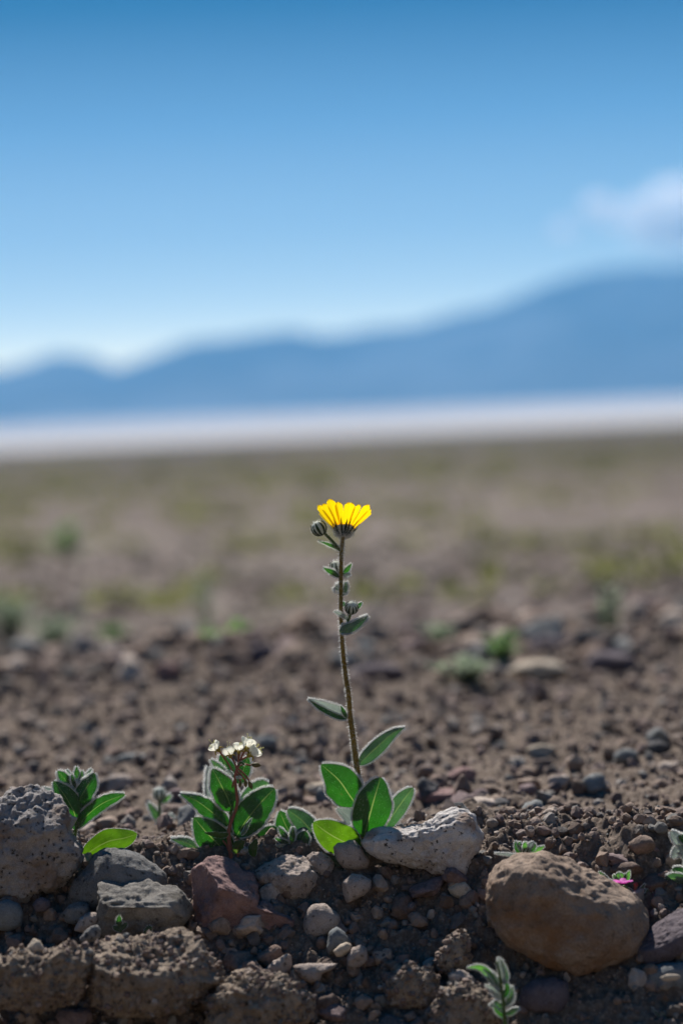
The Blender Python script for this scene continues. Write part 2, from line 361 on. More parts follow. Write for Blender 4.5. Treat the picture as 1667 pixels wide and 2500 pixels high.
# ------------------------------------------------------------------ ground height
PROF = np.array([(-6, -.26), (.7, -.26), (.9, -.25), (1.1, -.22), (1.32, -.105), (1.40, -.042), (1.445, -.004), (1.47, .0), (1.52, -.006), (1.62, -.010), (2.0, -.006),
                 (2.5, -.007), (2.7, -.010), (2.85, -.028), (3.1, -.08), (3.5, -.095), (4, -.112), (6, -.19), (12, -.35), (40, -.96), (150, -2.95), (500, -8.1), (1495, -19.75),
                 (1560, -20.6), (1700, -21)])
def zg(x, y, detail=True):
    x, y = np.asarray(x, float), np.asarray(y, float)
    p = np.stack([x, y, np.zeros_like(x)], -1)
    off = .022 * perlin(p * [7, 0, 0] + .3, 4) * np.clip(1 - (y - 1.6) / .3, 0, 1) + .07 * perlin(p * [2.4, 0, 0] + 7.1, 5) * np.clip((y - 2.2) / .3, 0, 1) * np.clip((3.4 - y) / .3, 0, 1)
    yy = y + off
    z = np.interp(yy, PROF[:, 0], PROF[:, 1])
    near = np.clip((3.2 - y) / .4, 0, 1)
    z = z + near * .006 * fbm(p * 9, 2, 11) + near * np.clip((y - 1.5) / .1, 0, 1) * .006 * fbm(p * 19, 3, 14)
    crest = np.exp(-((y - 2.66) / .14) ** 2)
    z = z + .013 * np.clip((yy - 2.5) / .05, 0, 1) * np.clip((2.85 - yy) / .1, 0, 1) * (.6 + .8 * perlin(p * [6, 1, 1], 91))
    z = z + crest * .012 * perlin(p * 7.5, 31) + np.clip((y - 1.9) / .4, 0, 1) * near * .009 * fbm(p * 13, 2, 33)
    if detail:
        front = np.clip((1.56 - y) / .08, 0, 1)
        z = z + near * (.0045 * fbm(p * 38, 3, 21)) + near * .0016 * fbm(p * 190, 3, 23, .6)
        w = worley2(x * 62, y * 62, 3)
        z = z + near * front * .0055 * fbm(p * 60, 3, 77, ridge=True) + near * (.0028 + .005 * front) * np.clip(.62 - w, 0, 1)
        w2 = worley2(x * 150 + 3, y * 150, 9)
        z = z + near * (.0016 + .0018 * front) * np.clip(.62 - w2, 0, 1)
        a = np.clip((y - 3.2) / 1, 0, 1)
        z = z + a * (.012 * fbm(p * 9, 3, 41) + .02 * fbm(p * 1.7, 2, 42)) + np.clip((y - 9) / 10, 0, 1) * .10 * fbm(p * .5, 3, 43) \
            + np.clip((y - 60) / 80, 0, 1) * np.clip((1230 - y) / 300, 0, 1) * .5 * fbm(p * .05, 3, 44)
    return z
def on_ground(x, y):                            # the ground point seen at photograph pixel x,y
    d = np.concatenate([np.linspace(1.15, 3.2, 900), np.geomspace(3.2, 1200, 900)])
    v = M3 @ np.array([(x - 833.5) / FPX, -(y - 1250) / FPX, -1.0])
    X = CAM + v[None] * (d / v[1])[:, None]
    h = X[:, 2] - zg(X[:, 0], X[:, 1], False)
    k = int(np.argmax(h < 0))
    return X[k]

rows = np.concatenate([np.linspace(-5, 1.0, 16)[:-1], np.linspace(1.0, 1.25, 20)[:-1], np.linspace(1.25, 1.56, 250)[:-1], np.linspace(1.56, 2.9, 330)[:-1],
                       np.linspace(2.9, 3.6, 30)[:-1], np.geomspace(3.6, 1700, 200)])
cc = np.linspace(-.175, .175, 400)
side = np.geomspace(.18, 3.0, 45)
cols = np.concatenate([-side[::-1], cc, side])
Yg = np.repeat(rows[:, None], len(cols), 1); Xg = cols[None] * np.maximum(Yg, 1.0)
G = np.stack([Xg, Yg, zg(Xg, Yg)], -1).reshape(-1, 3)
i, j = np.meshgrid(np.arange(len(rows) - 1), np.arange(len(cols) - 1), indexing='ij'); W = len(cols)
GF = np.stack([i * W + j, i * W + j + 1, (i + 1) * W + j + 1, (i + 1) * W + j], -1).reshape(-1, 4)
tag(link("ground", mesh_np("ground", G, GF), ground_mat()), kind='structure')

# salt flat
m, nt, out = new_mat("white salt crust"); L = nt.links
co = N(nt, "TexCoord").outputs['Object']
mp = N(nt, "Mapping"); mp.inputs['Scale'].default_value = (.25, 1, 1); L.new(co, mp.inputs[0]); n1 = N(nt, "TexNoise", Scale=.004, Detail=9., Roughness=.65); L.new(mp.outputs[0], n1.inputs['Vector'])
b = N(nt, "BsdfPrincipled", Roughness=.9); L.new(ramp(nt, n1.outputs[0], [(.38, (.27, .245, .24)), (.62, (.47, .44, .43))]).outputs[0], b.inputs['Base Color'])
L.new(b.outputs[0], out.inputs[0])
xs, ys = np.linspace(-5200, 5200, 60), np.linspace(900, 9000, 40)
A, B = np.meshgrid(xs, ys); SV = np.stack([A, B, -20 + .12 * fbm(np.stack([A, B, A * 0], -1) * .01, 2, 6)], -1).reshape(-1, 3)
i, j = np.meshgrid(np.arange(39), np.arange(59), indexing='ij')
tag(link("salt_flat", mesh_np("salt_flat", SV, np.stack([i * 60 + j, i * 60 + j + 1, (i + 1) * 60 + j + 1, (i + 1) * 60 + j], -1).reshape(-1, 4)), m), kind='structure')

# mountains
ridge_px = np.array([(-500, 790), (-300, 830), (-120, 835), (0, 850), (60, 832), (130, 812), (200, 820), (265, 845), (340, 815), (430, 775), (500, 772), (600, 765), (680, 752), (740, 768),
                     (790, 768), (850, 748), (950, 735), (1050, 712), (1150, 690), (1250, 645), (1330, 626), (1420, 610), (1500, 604), (1568, 594), (1800, 575), (2100, 600)], float) * 1.063
MD = 8200.
rp = np.array([P(x, y, MD) for x, y in ridge_px])
us = np.linspace(-.45, .45, 420); vs = np.linspace(0, 1.6, 90)
U, Vv = np.meshgrid(us, vs)
Hh = np.interp(U, rp[:, 0] / MD, rp[:, 2] + 20)
dist = 5900 + Vv * (MD - 5900)
X = U * dist; q = np.stack([X / 900, dist / 900, X * 0], -1)
prof = np.where(Vv <= 1, np.clip(Vv, 0, 1) ** 1.25, np.clip(1.6 - Vv, 0, 1) / .6)
g = fbm(q * 1.6, 5, 51, .55, ridge=True)
Zm = -22 + Hh * prof * (1 + .35 * (g - .6) * np.clip(1.05 - Vv, 0, 1) * 2) + 12 * fbm(q * 3, 4, 52) * prof
MV = np.stack([X, dist, Zm], -1).reshape(-1, 3)
i, j = np.meshgrid(np.arange(89), np.arange(419), indexing='ij')
m, nt, out = new_mat("haze tinted mountain rock"); L = nt.links
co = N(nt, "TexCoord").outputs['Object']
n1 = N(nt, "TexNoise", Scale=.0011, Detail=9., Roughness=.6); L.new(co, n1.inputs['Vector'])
b = N(nt, "BsdfPrincipled", Roughness=.95); L.new(ramp(nt, n1.outputs[0], [(.40, (.012, .025, .045)), (.60, (.08, .10, .13))]).outputs[0], b.inputs['Base Color'])  # bluish base colour carries part of the distance haze, on top of the volume
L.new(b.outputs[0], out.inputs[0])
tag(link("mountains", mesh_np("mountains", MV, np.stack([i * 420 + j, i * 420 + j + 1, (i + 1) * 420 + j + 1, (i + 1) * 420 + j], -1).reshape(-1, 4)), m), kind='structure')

# haze: the air over the valley
m, nt, out = new_mat("valley haze")
pv = N(nt, "VolumePrincipled"); pv.inputs['Color'].default_value = (.11, .49, .97, 1); pv.inputs['Density'].default_value = 1.05e-4; pv.inputs['Anisotropy'].default_value = 0.0
nt.links.new(pv.outputs[0], out.inputs['Volume'])
bm = bmesh.new(); bmesh.ops.create_cube(bm, size=1.0)
me = bpy.data.meshes.new("haze"); bm.to_mesh(me); bm.free()
hz = link("haze", me, m); hz.scale = (11000, 9800, 690); hz.location = (0, 4400, 690 / 2 - 27)
tag(hz, kind='stuff')

# clouds behind the mountains
ICO = {}
def ico(k):
    if k not in ICO:
        bm = bmesh.new(); bmesh.ops.create_icosphere(bm, subdivisions=k, radius=1.0)
        V = np.array([v.co[:] for v in bm.verts]); F = np.array([[v.index for v in f.verts] for f in bm.faces]); bm.free()
        ICO[k] = (V / np.linalg.norm(V, axis=1)[:, None], F)
    return ICO[k]
m, nt, out = new_mat("cloud vapour")
pv = N(nt, "VolumePrincipled"); pv.inputs['Color'].default_value = (1, 1, 1, 1); pv.inputs['Density'].default_value = .015; pv.inputs['Anisotropy'].default_value = .5
nt.links.new(pv.outputs[0], out.inputs['Volume'])
CLOUD = m
def cloud(lobes, label, seed):
    d = 19000.; u = d / FPX; C = P(lobes[0][0], lobes[0][1], d); mb = MB(); V, F = ico(5)
    for k, (x, y, w, h) in enumerate(lobes):
        c = P(x, y, d) - C
        n = 1 + .38 * fbm(V * 2.2, 5, seed + k * 7, .55)
        mb.add(c + V * n[:, None] * [w * u, h * 1.2 * u, h * 1.15 * u], F)
    o = mb.build("cloud", CLOUD); o.location = C; tag(o, label, "cloud", "clouds over the mountains")
cloud([(1560, 515, 62, 30), (1460, 505, 42, 26), (1640, 490, 75, 42), (1600, 565, 75, 30), (1720, 530, 110, 55), (1500, 540, 48, 16), (1680, 600, 95, 16)], "large puffy white cloud above the highest part of the blue mountains", 3)
cloud([(1372, 560, 26, 20), (1392, 566, 18, 12)], "small round puff of cloud beside the large white cloud", 8)

# ------------------------------------------------------------------ rocks traced by their outline, each with its own depth
def rock(z, poly, d, mat, label, name="rock", thick=.8, box=.72, rough=1.0, planes=0, seed=1, sub=5, cat="rock", group="rocks along the top of the bank", smooth=True, faces=None):
    if z is not S0 and d < 1.44: d = 1.45 - (1.45 - d) * .8
    pp = np.array([cv(z, p) for p in poly])
    a = pp; bq = np.roll(pp, -1, 0); cr = a[:, 0] * bq[:, 1] - bq[:, 0] * a[:, 1]; area = cr.sum() / 2
    c = np.array([((a[:, k] + bq[:, k]) * cr).sum() / (6 * area) for k in (0, 1)])
    ang = np.linspace(-np.pi, np.pi, 241); rr = np.zeros(241)
    for k, t in enumerate(ang):
        dv = np.array([math.cos(t), math.sin(t)]); best = 0
        for p, q_ in zip(a, bq):
            e = q_ - p; den = dv[0] * e[1] - dv[1] * e[0]
            if abs(den) < 1e-9: continue
            w = p - c; tt = (w[0] * e[1] - w[1] * e[0]) / den; uu = (w[0] * dv[1] - w[1] * dv[0]) / den
            if tt > 0 and -1e-6 <= uu <= 1 + 1e-6: best = max(best, tt)
        rr[k] = best
    ker = np.array([1, 2, 3, 2, 1.]) / 9
    r2 = np.convolve(np.concatenate([rr[-5:-1], rr, rr[1:5]]), ker, 'same')[4:-4]; rr = r2
    V, F = ico(sub)
    s = d / FPX; Rm = math.sqrt(abs(area) / math.pi) * s
    phi = np.arctan2(V[:, 1], V[:, 0]); rho = np.hypot(V[:, 0], V[:, 1])
    r = np.interp(phi, ang, rr) * s
    rs = rho ** box
    Q = np.stack([r * np.cos(phi) * rs, -r * np.sin(phi) * rs, V[:, 2] * Rm * thick], -1)   # right, up, away
    Nn = V * [1, -1, 1]
    rg = np.random.default_rng(seed + 900)
    pl = list(faces or [])
    for k in range(planes):
        n = rg.normal(size=3); n[2] = -abs(n[2]) - .3; n /= np.linalg.norm(n); pl.append((*n, rg.uniform(.62, .85)))
    for nx, ny, nz, h in pl:
        n = np.array([nx, ny, nz], float); n /= np.linalg.norm(n)
        sup = (Q @ n).max(); e = np.maximum(0, Q @ n - h * sup); Q = Q - n[None] * e[:, None] * .93
    q = Q / Rm
    disp = .075 * fbm(q * 1.5, 3, seed) + .045 * fbm(q * 5, 3, seed + 5, .55) + .028 * (fbm(q * 11, 3, seed + 9, .6, True) - .5)
    if cat == 'clod': disp = disp + .07 * (fbm(q * 3.2, 4, seed + 40, .6, True) - .7) + .05 * np.round(perlin(q * 3, seed + 44) * 4) / 4
    pit = np.clip(-perlin(q * 9, seed + 3) - .35, 0, 1)
    disp = disp - .10 * pit
    Q = Q + Nn * (disp * Rm * rough)[:, None]
    C = P(c[0], c[1], d)
    Wd = Q[:, :1] * RV + Q[:, 1:2] * UV_ + Q[:, 2:] * FV
    o = link(name, mesh_np(name, Wd, F, smooth=smooth), mat, loc=C)
    tag(o, label, cat, group)
    if cat == "clod":
        Vn = V * [1, -1, 1]; fr = np.where((Vn[:, 2] < .35) & (Vn[:, 1] > -.75))[0]
        k = rg.choice(fr, int(Rm * 1e3 * 22)); CL.append((C + Wd[k] + rg.normal(size=(len(k), 3)) * Rm * .02, .0005 + .0030 * rg.uniform(size=len(k)) ** 3.2))
    return o
CL = []
rock(Z4, [(-160, 700), (-60, 520), (0, 450), (60, 385), (150, 345), (240, 325), (330, 345), (430, 390), (500, 430), (545, 500), (600, 570), (628, 620), (612, 665), (600, 710), (615, 760), (660, 800), (683, 860),
          (670, 930), (640, 1010), (590, 1100), (540, 1170), (450, 1210), (350, 1240), (240, 1285), (100, 1280), (-80, 1230), (-160, 1000)], 1.43, R_GREY,
     "large pale grey porous rock at the left edge of the bank", rough=1.5, seed=2, sub=6, thick=.7, faces=[(.1, .75, -.7, .72), (-.1, -.1, -1, .8)])
rock(Z4, [(560, 1250), (650, 1070), (730, 1010), (765, 930), (820, 872), (880, 850), (1000, 858), (1100, 880), (1200, 925), (1290, 980), (1390, 1075), (1400, 1180), (1300, 1260), (900, 1400), (650, 1420)], 1.425, R_DARK,
     "dark grainy rounded rock behind the flat topped slab", seed=3, rough=.7)
rock(Z5, [(105, 290), (115, 262), (150, 253), (240, 268), (300, 252), (400, 255), (500, 285), (600, 318), (650, 360), (690, 415), (715, 465), (690, 510), (640, 550), (560, 600), (400, 650), (200, 650), (112, 600), (108, 450)], 1.39, R_SLAB,
     "dark banded slab with a flat lit top and overhanging front", seed=4, rough=1.2, box=.6, faces=[(0, .9, -.45, .55), (.0, -.45, -.9, .6)])
rock(Z5, [(688, 240), (700, 190), (740, 150), (820, 100), (880, 88), (940, 108), (1000, 150), (1015, 200), (1080, 210), (1110, 260), (1130, 330), (1145, 405), (1240, 450), (1340, 488), (1375, 525), (1350, 590), (1270, 645), (1180, 685),
          (1050, 705), (900, 685), (780, 650), (730, 600), (718, 450), (692, 330)], 1.405, R_RED,
     "angular reddish purple rock with a sharp lit edge", seed=5, rough=.9, box=.55, faces=[(.4, .8, -.35, .66), (-.8, .1, -.6, .72), (.15, -.3, -.95, .6)], sub=6)
rock(Z6, [(45, 470), (100, 432), (150, 410), (220, 360), (300, 340), (370, 360), (420, 420), (460, 480), (465, 530), (430, 600), (380, 650), (300, 670), (200, 630), (120, 570), (60, 520)], 1.43, R_TAN,
     "tan rock with a lit top beside the reddish angular rock", seed=6, rough=1.3, faces=[(0, .85, -.5, .6)])
rock(Z6, [(553, 310), (585, 278), (620, 284), (650, 268), (690, 265), (730, 300), (760, 350), (792, 395), (775, 440), (700, 460), (620, 440), (575, 390)], 1.435, R_TAN,
     "small rounded brown rock at the foot of the yellow flower's leaves", seed=7, rough=.7, sub=4)
rock(Z6, [(738, 262), (780, 215), (860, 180), (910, 185), (960, 195), (1010, 190), (1060, 165), (1130, 145), (1190, 120), (1240, 90), (1300, 55), (1360, 45), (1420, 65), (1465, 105), (1490, 170), (1525, 230), (1512, 290), (1480, 345),
          (1440, 400), (1412, 460), (1380, 502), (1310, 495), (1230, 480), (1130, 445), (1050, 432), (940, 412), (830, 380), (760, 325)], 1.435, R_KID,
     "pale speckled kidney shaped rock beside the yellow flower's leaves", seed=8, rough=1.2, thick=.62, sub=6, faces=[(-.2, .8, -.45, .80)])
rock(Z7, [(100, 470), (150, 390), (200, 345), (260, 350), (320, 380), (352, 420), (310, 480), (260, 560), (210, 610), (130, 590), (95, 530)], 1.445, R_DARK,
     "small dark speckled rock between the kidney shaped rock and brown boulder", seed=9, sub=4)
rock(Z7, [(212, 650), (230, 580), (270, 500), (330, 430), (400, 385), (500, 362), (620, 350), (720, 370), (830, 410), (920, 470), (1020, 540), (1120, 590), (1220, 640), (1285, 700), (1322, 790), (1328, 860), (1310, 940), (1270, 1020),
          (1190, 1100), (1050, 1150), (900, 1180), (740, 1160), (600, 1100), (450, 1020), (340, 940), (270, 850), (228, 760)], 1.36, R_BROWN,
     "big smooth brown boulder, the largest rock of the bank", name="boulder", seed=10, rough=.85, sub=6, thick=.75, faces=[(.35, .8, -.45, .84)])
rock(Z7, [(1215, 1015), (1260, 960), (1330, 900), (1380, 835), (1450, 790), (1568, 735), (1720, 760), (1740, 1000), (1568, 1085), (1430, 1110), (1310, 1145), (1255, 1095)], 1.35, R_PURP,
     "dark purple angular rock leaning on the brown boulder", seed=11, rough=1.0, box=.55, planes=2, faces=[(-.4, .8, -.4, .5)])
rock(Z7, [(1300, 780), (1360, 745), (1440, 700), (1520, 683), (1600, 700), (1560, 735), (1490, 765), (1410, 800), (1340, 830)], 1.385, R_PALE,
     "thin pale yellowish stone flake behind the dark purple rock", name="stone", seed=12, sub=4, thick=.5, cat="stone")
rock(Z6, [(1285, 570), (1340, 530), (1400, 530), (1450, 590), (1445, 640), (1380, 650), (1310, 620)], 1.415, R_PALE, "smooth pinkish tan stone touching the brown boulder", name="stone", seed=13, rough=.5, sub=4, cat="stone")
rock(Z6, [(390, 700), (430, 672), (500, 665), (550, 700), (600, 740), (607, 800), (560, 850), (500, 890), (430, 902), (372, 885), (362, 800)], 1.40, R_TAN, "rounded grey brown stone right of the reddish rock's tip", name="stone", seed=14, rough=.5, sub=4, cat="stone")
rock(Z6, [(600, 590), (620, 520), (680, 480), (740, 485), (800, 520), (803, 570), (760, 612), (700, 645), (640, 668), (610, 630)], 1.41, R_TAN, "brown stone with a lit top below the small rounded rock", name="stone", seed=15, rough=.7, sub=4, cat="stone", planes=1)
rock(Z6, [(512, 950), (530, 850), (580, 815), (630, 850), (655, 890), (640, 940), (590, 985), (530, 995)], 1.375, R_BLUE, "grey pointed stone standing in the middle of the bank", name="stone", seed=16, rough=.8, sub=4, cat="stone", planes=2)
rock(Z6, [(555, 970), (600, 930), (650, 912), (687, 930), (660, 975), (620, 1005), (580, 1010)], 1.362, R_PALE, "small pale stone leaning on the grey pointed stone", name="stone", seed=17, sub=3, cat="stone", planes=2)
rock(Z6, [(640, 1020), (680, 950), (730, 930), (770, 950), (777, 1030), (730, 1072), (680, 1080), (645, 1060)], 1.36, R_TAN, "round topped tan stone beside the small pale stone", name="stone", seed=18, sub=4, cat="stone", planes=1)
rock(Z6, [(100, 1105), (170, 1040), (260, 988), (292, 1000), (298, 1065), (260, 1115), (180, 1132)], 1.355, R_TAN, "wedge shaped stone with one bright edge below the reddish rock", name="stone", seed=19, sub=4, cat="stone", planes=3, rough=.6)
rock(Z6, [(298, 1065), (400, 1048), (540, 1055), (600, 1040), (560, 1085), (490, 1110), (470, 1165), (420, 1185), (340, 1130)], 1.35, R_TAN, "flat topped stone beside the wedge shaped stone", name="stone", seed=20, sub=4, cat="stone", planes=1, rough=.8)
rock(Z6, [(1205, 1030), (1270, 930), (1320, 845), (1400, 832), (1437, 890), (1420, 980), (1442, 1040), (1400, 1110), (1290, 1135), (1205, 1085)], 1.355, R_CLOD, "upright earthy clod left of the brown boulder's foot", name="clod", seed=21, cat="clod", group="earth clods in the bank", rough=1.6)
rock(Z6, [(885, 1210), (930, 1110), (1030, 1048), (1110, 1078), (1180, 1085), (1235, 1160), (1262, 1235), (1200, 1310), (1050, 1340), (930, 1300)], 1.34, R_CLOD, "large lumpy earth clod low in the bank under the kidney shaped rock", name="clod", seed=22, cat="clod", group="earth clods in the bank", rough=1.8)
rock(Z5, [(20, 800), (60, 720), (150, 640), (300, 605), (450, 600), (560, 575), (600, 553), (655, 560), (700, 610), (780, 705), (860, 800), (925, 890), (860, 950), (760, 1000), (640, 1100), (300, 1130), (60, 1050)], 1.325, R_CLOD,
     "wide crusty slab of hard earth below the dark banded slab", name="clod", seed=23, cat="clod", group="earth clods in the bank", rough=1.3, sub=6, box=.6, faces=[(0, .85, -.5, .55)])
rock(Z5, [(770, 1010), (850, 930), (950, 860), (1030, 848), (1150, 870), (1260, 865), (1400, 930), (1480, 1010), (1450, 1150), (1200, 1250), (900, 1250), (780, 1150)], 1.315, R_CLOD,
     "broad gravelly clod at the bottom edge, middle of the bank", name="clod", seed=24, cat="clod", group="earth clods in the bank", rough=1.8, sub=6)
rock(Z8, [(-60, 620), (0, 585), (60, 560), (120, 530), (200, 560), (330, 560), (430, 510), (520, 470), (600, 500), (680, 540), (700, 700), (600, 900), (300, 1000), (-60, 950)], 1.315, R_CLOD,
     "crumbling earth clod in the bottom corner under the dark hollow", name="clod", seed=25, cat="clod", group="earth clods in the bank", rough=1.8, sub=6)
rock(Z6, [(1190, 1300), (1280, 1190), (1400, 1150), (1500, 1200), (1600, 1290), (1640, 1400), (1560, 1500), (1350, 1520), (1200, 1440)], 1.32, R_CLOD, "low rubbly clod beside the fuzzy grey green sprig", name="clod", seed=26, cat="clod", group="earth clods in the bank", rough=1.7)
rock(Z8, [(185, 585), (215, 500), (258, 440), (310, 460), (342, 520), (352, 565), (260, 592)], 1.325, R_PALE, "pale triangular stone on the crumbling clod", name="stone", seed=27, sub=4, cat="stone", planes=2, rough=.5)
rock(Z8, [(600, 460), (650, 390), (700, 345), (750, 338), (778, 380), (772, 435), (720, 468), (640, 472)], 1.35, R_DARK, "small dark pointed stone in front of the dark slab's corner", name="stone", seed=28, sub=4, cat="stone", planes=1)
rock(Z8, [(565, 385), (605, 290), (680, 243), (757, 245), (768, 290), (745, 345), (640, 395)], 1.385, R_TAN, "brown stone with a sunlit cap left of the dark slab", name="stone", seed=29, sub=4, cat="stone")
rock(Z8, [(-60, 200), (0, 155), (80, 145), (150, 180), (185, 250), (170, 340), (90, 390), (-40, 380)], 1.40, R_BLUE, "shaded blue grey stone under the large pale rock", name="stone", seed=30, sub=4, cat="stone", rough=.7)
rock(Z8, [(250, 185), (280, 140), (330, 125), (385, 150), (388, 200), (350, 238), (280, 240)], 1.405, R_PURP, "small shaded round stone under the large pale rock's edge", name="stone", seed=31, sub=4, cat="stone", rough=.7)
rock(Z8, [(480, 250), (520, 190), (600, 165), (680, 180), (702, 230), (680, 300), (600, 340), (510, 320)], 1.40, R_DARK, "shaded dark stone below the grainy rounded rock", name="stone", seed=32, sub=4, cat="stone")
rock(Z5, [(505, 290), (560, 220), (620, 180), (700, 135), (760, 130), (740, 300), (700, 400), (600, 340)], 1.45, R_DARK, "grainy grey rock wedged between the slab and the reddish rock", seed=33, sub=5)
rock(Z5, [(990, 200), (1050, 185), (1110, 215), (1180, 290), (1200, 370), (1100, 380), (1000, 300)], 1.43, R_PURP, "rough dark rock wedged behind the reddish rock's lit edge", seed=34, sub=5, rough=1.4)
rock(Z6, [(385, 380), (430, 340), (480, 345), (540, 380), (570, 420), (540, 480), (470, 540), (440, 500), (410, 440)], 1.44, R_TAN, "crumbly brown rock between the tan rock and the small rounded rock", seed=35, sub=5, rough=1.7)
rock(Z7, [(1290, 1180), (1340, 1130), (1450, 1110), (1600, 1100), (1680, 1200), (1600, 1320), (1400, 1330), (1290, 1280)], 1.33, R_BLUE, "shaded teal grey stone low under the dark purple rock", name="stone", seed=36, sub=4, cat="stone", rough=.6)
rock(Z7, [(1405, 1205), (1460, 1185), (1530, 1185), (1560, 1205), (1510, 1228), (1430, 1232)], 1.30, R_PALE, "small flat pale flake on the teal grey stone", name="stone", seed=37, sub=3, cat="stone", thick=.5)
rock(Z7, [(470, 1290), (560, 1220), (700, 1205), (790, 1240), (810, 1350), (740, 1450), (560, 1450), (470, 1390)], 1.33, R_PURP, "shaded purple grey stone below the brown boulder", name="stone", seed=38, sub=4, cat="stone", rough=.7)
rock(Z7, [(1160, 1500), (1200, 1430), (1240, 1400), (1265, 1430), (1250, 1500), (1200, 1560)], 1.305, R_PALE, "slim pale stone at the bottom edge under the brown boulder", name="stone", seed=39, sub=3, cat="stone", thick=.6)
rock(Z7, [(-20, 1180), (60, 1150), (150, 1190), (180, 1260), (120, 1310), (0, 1290)], 1.33, R_TAN, "stone with a pale top left of the fuzzy grey green sprig", name="stone", seed=40, sub=4, cat="stone")
# stones that stand out on the blurred ground behind
def ground_rock(x, y, w, h, mat, label, seed, name="stone", thick=.9, planes=3, box=.5):
    g = on_ground(x, y + h * .45); d = g[1]
    poly = [(x + w / 2 * math.cos(t) * (1 + .12 * math.sin(3 * t + seed)), y + h / 2 * math.sin(t) * (1 + .1 * math.cos(2 * t + seed))) for t in np.linspace(0, 2 * math.pi, 14, endpoint=False)]
    return rock(S0, poly, d + w * .25 * d / FPX, mat, label, name=name, seed=seed, sub=4, cat="stone", group="stones on the ground behind the plants", planes=planes, thick=thick, box=box)
ground_rock(1315, 1640, 150, 62, R_PALE, "broad flat pinkish stone near the far crest, right of the stem", 50)
ground_rock(1490, 1622, 130, 75, R_PURP, "dark blocky stone on the far crest", 51)
ground_rock(1345, 1575, 170, 40, R_PURP, "long dark stone on the far crest behind the broad pinkish stone", 52)
ground_rock(1322, 1836, 82, 34, R_PALE, "pale flat stone alone on the middle of the ground behind", 53)
ground_rock(1075, 1945, 130, 42, R_RED, "reddish slab behind the kidney shaped rock", 54)
ground_rock(1530, 1850, 62, 46, R_BLUE, "blue grey stone right of the pale flat stone", 55)
ground_rock(330, 1858, 105, 40, R_BLUE, "dark blue grey stone behind the left leafy plant", 56)
ground_rock(560, 1925, 90, 46, R_TAN, "tan stone behind the white flowers' leaves", 57)
ground_rock(290, 1915, 100, 50, R_TAN, "pale brown stone behind the left leafy plant's long leaf", 58)
ground_rock(790, 1928, 90, 40, R_PALE, "pale stone behind the yellow flower's big left leaf", 59)
ground_rock(410, 1640, 70, 44, R_RED, "dark red stone among the far crest stones on the left", 60)
ground_rock(310, 1625, 80, 50, R_PURP, "round dark stone near the far crest on the left", 61)
ground_rock(200, 1575, 64, 56, R_GREY, "grey upright stone on the far crest left", 62)
ground_rock(925, 1650, 150, 66, R_PURP, "large dark stone right behind the middle of the stem", 63)
ground_rock(1575, 2080, 70, 40, R_RED, "slanted pinkish stone beyond the pink flower", 64)
ground_rock(640, 1600, 120, 50, R_PURP, "low dark stone left of the stem at the far crest", 65)
ground_rock(1165, 1590, 90, 40, R_GREY, "pale grey stone under the bright green tuft", 66)
ground_rock(1130, 1895, 70, 44, R_RED, "small rust coloured stone above the reddish slab", 67)
ground_rock(650, 1815, 62, 40, R_BLUE, "grey blue stone above the white flowers", 68)

# ------------------------------------------------------------------ scattered stones
BASES = []
for k in range(14):
    for sub in (1, 2, 3):
        V, F = ico(sub)
        rg = np.random.default_rng(100 + k)
        Q = V * rg.uniform([.8, .7, .55], [1.25, 1.0, .85])
        for _ in range(10):
            n = rg.normal(size=3); n /= np.linalg.norm(n); e = np.maximum(0, Q @ n - rg.uniform(.45, .75)); Q = Q - n * e[:, None] * .95
        Q = Q * (1 + .20 * fbm(Q * 1.6, 3, k)[:, None] + ((.12 + .16 * (k % 3 != 1)) * (fbm(Q * 3.2, 4, k + 3, .62, True)[:, None] - .6) if sub == 3 else 0))
        BASES.append((Q, F))
def base(k, sub): return BASES[k * 3 + sub - 1]
def rot(n, rg):
    q = rg.normal(size=(n, 4)); q /= np.linalg.norm(q, axis=1)[:, None]; w, x, y, z = q.T
    return np.stack([1 - 2 * (y * y + z * z), 2 * (x * y - z * w), 2 * (x * z + y * w), 2 * (x * y + z * w), 1 - 2 * (x * x + z * z), 2 * (y * z - x * w),
                     2 * (x * z - y * w), 2 * (y * z + x * w), 1 - 2 * (x * x + y * y)], -1).reshape(n, 3, 3)
rs_ = np.random.default_rng(77)
S = []
def scatter(n, y0, y1, r0, r1, power=2.2, wide=.16, ypow=1.0):
    y = y0 + (y1 - y0) * rs_.uniform(size=n) ** ypow
    x = rs_.uniform(-wide, wide, n) * y
    r = r0 + (r1 - r0) * rs_.uniform(size=n) ** power
    S.append(np.stack([x, y, r], -1))
scatter(1500, 1.24, 1.53, .0015, .0058, 2.4)
scatter(1100, 1.26, 1.50, .0028, .0062, 1.7)
scatter(260, 1.27, 1.43, .006, .0125, 1.7)
scatter(130, 2.45, 2.8, .012, .030, 1.8)
scatter(11000, 1.22, 1.54, .0006, .0017, 1.6)
scatter(4300, 1.54, 2.9, .0030, .0115, 2.6, ypow=.85)
scatter(6500, 1.54, 2.9, .0014, .0032, 1.5, ypow=.85)
scatter(300, 2.5, 2.85, .007, .020, 2.2)
scatter(1500, 2.9, 9, .006, .030, 2.6, .18)
S = np.concatenate(S)
S = S[~((S[:, 0] > .04) & (S[:, 0] < .15) & (S[:, 1] < 1.4) & (S[:, 2] > .004))]
show = S[:, 2] / S[:, 1]
order = np.argsort(-show * np.where(S[:, 1] < 3.0, 1, .6))
idx_ind = order[:270]; idx_rest = order[270:]
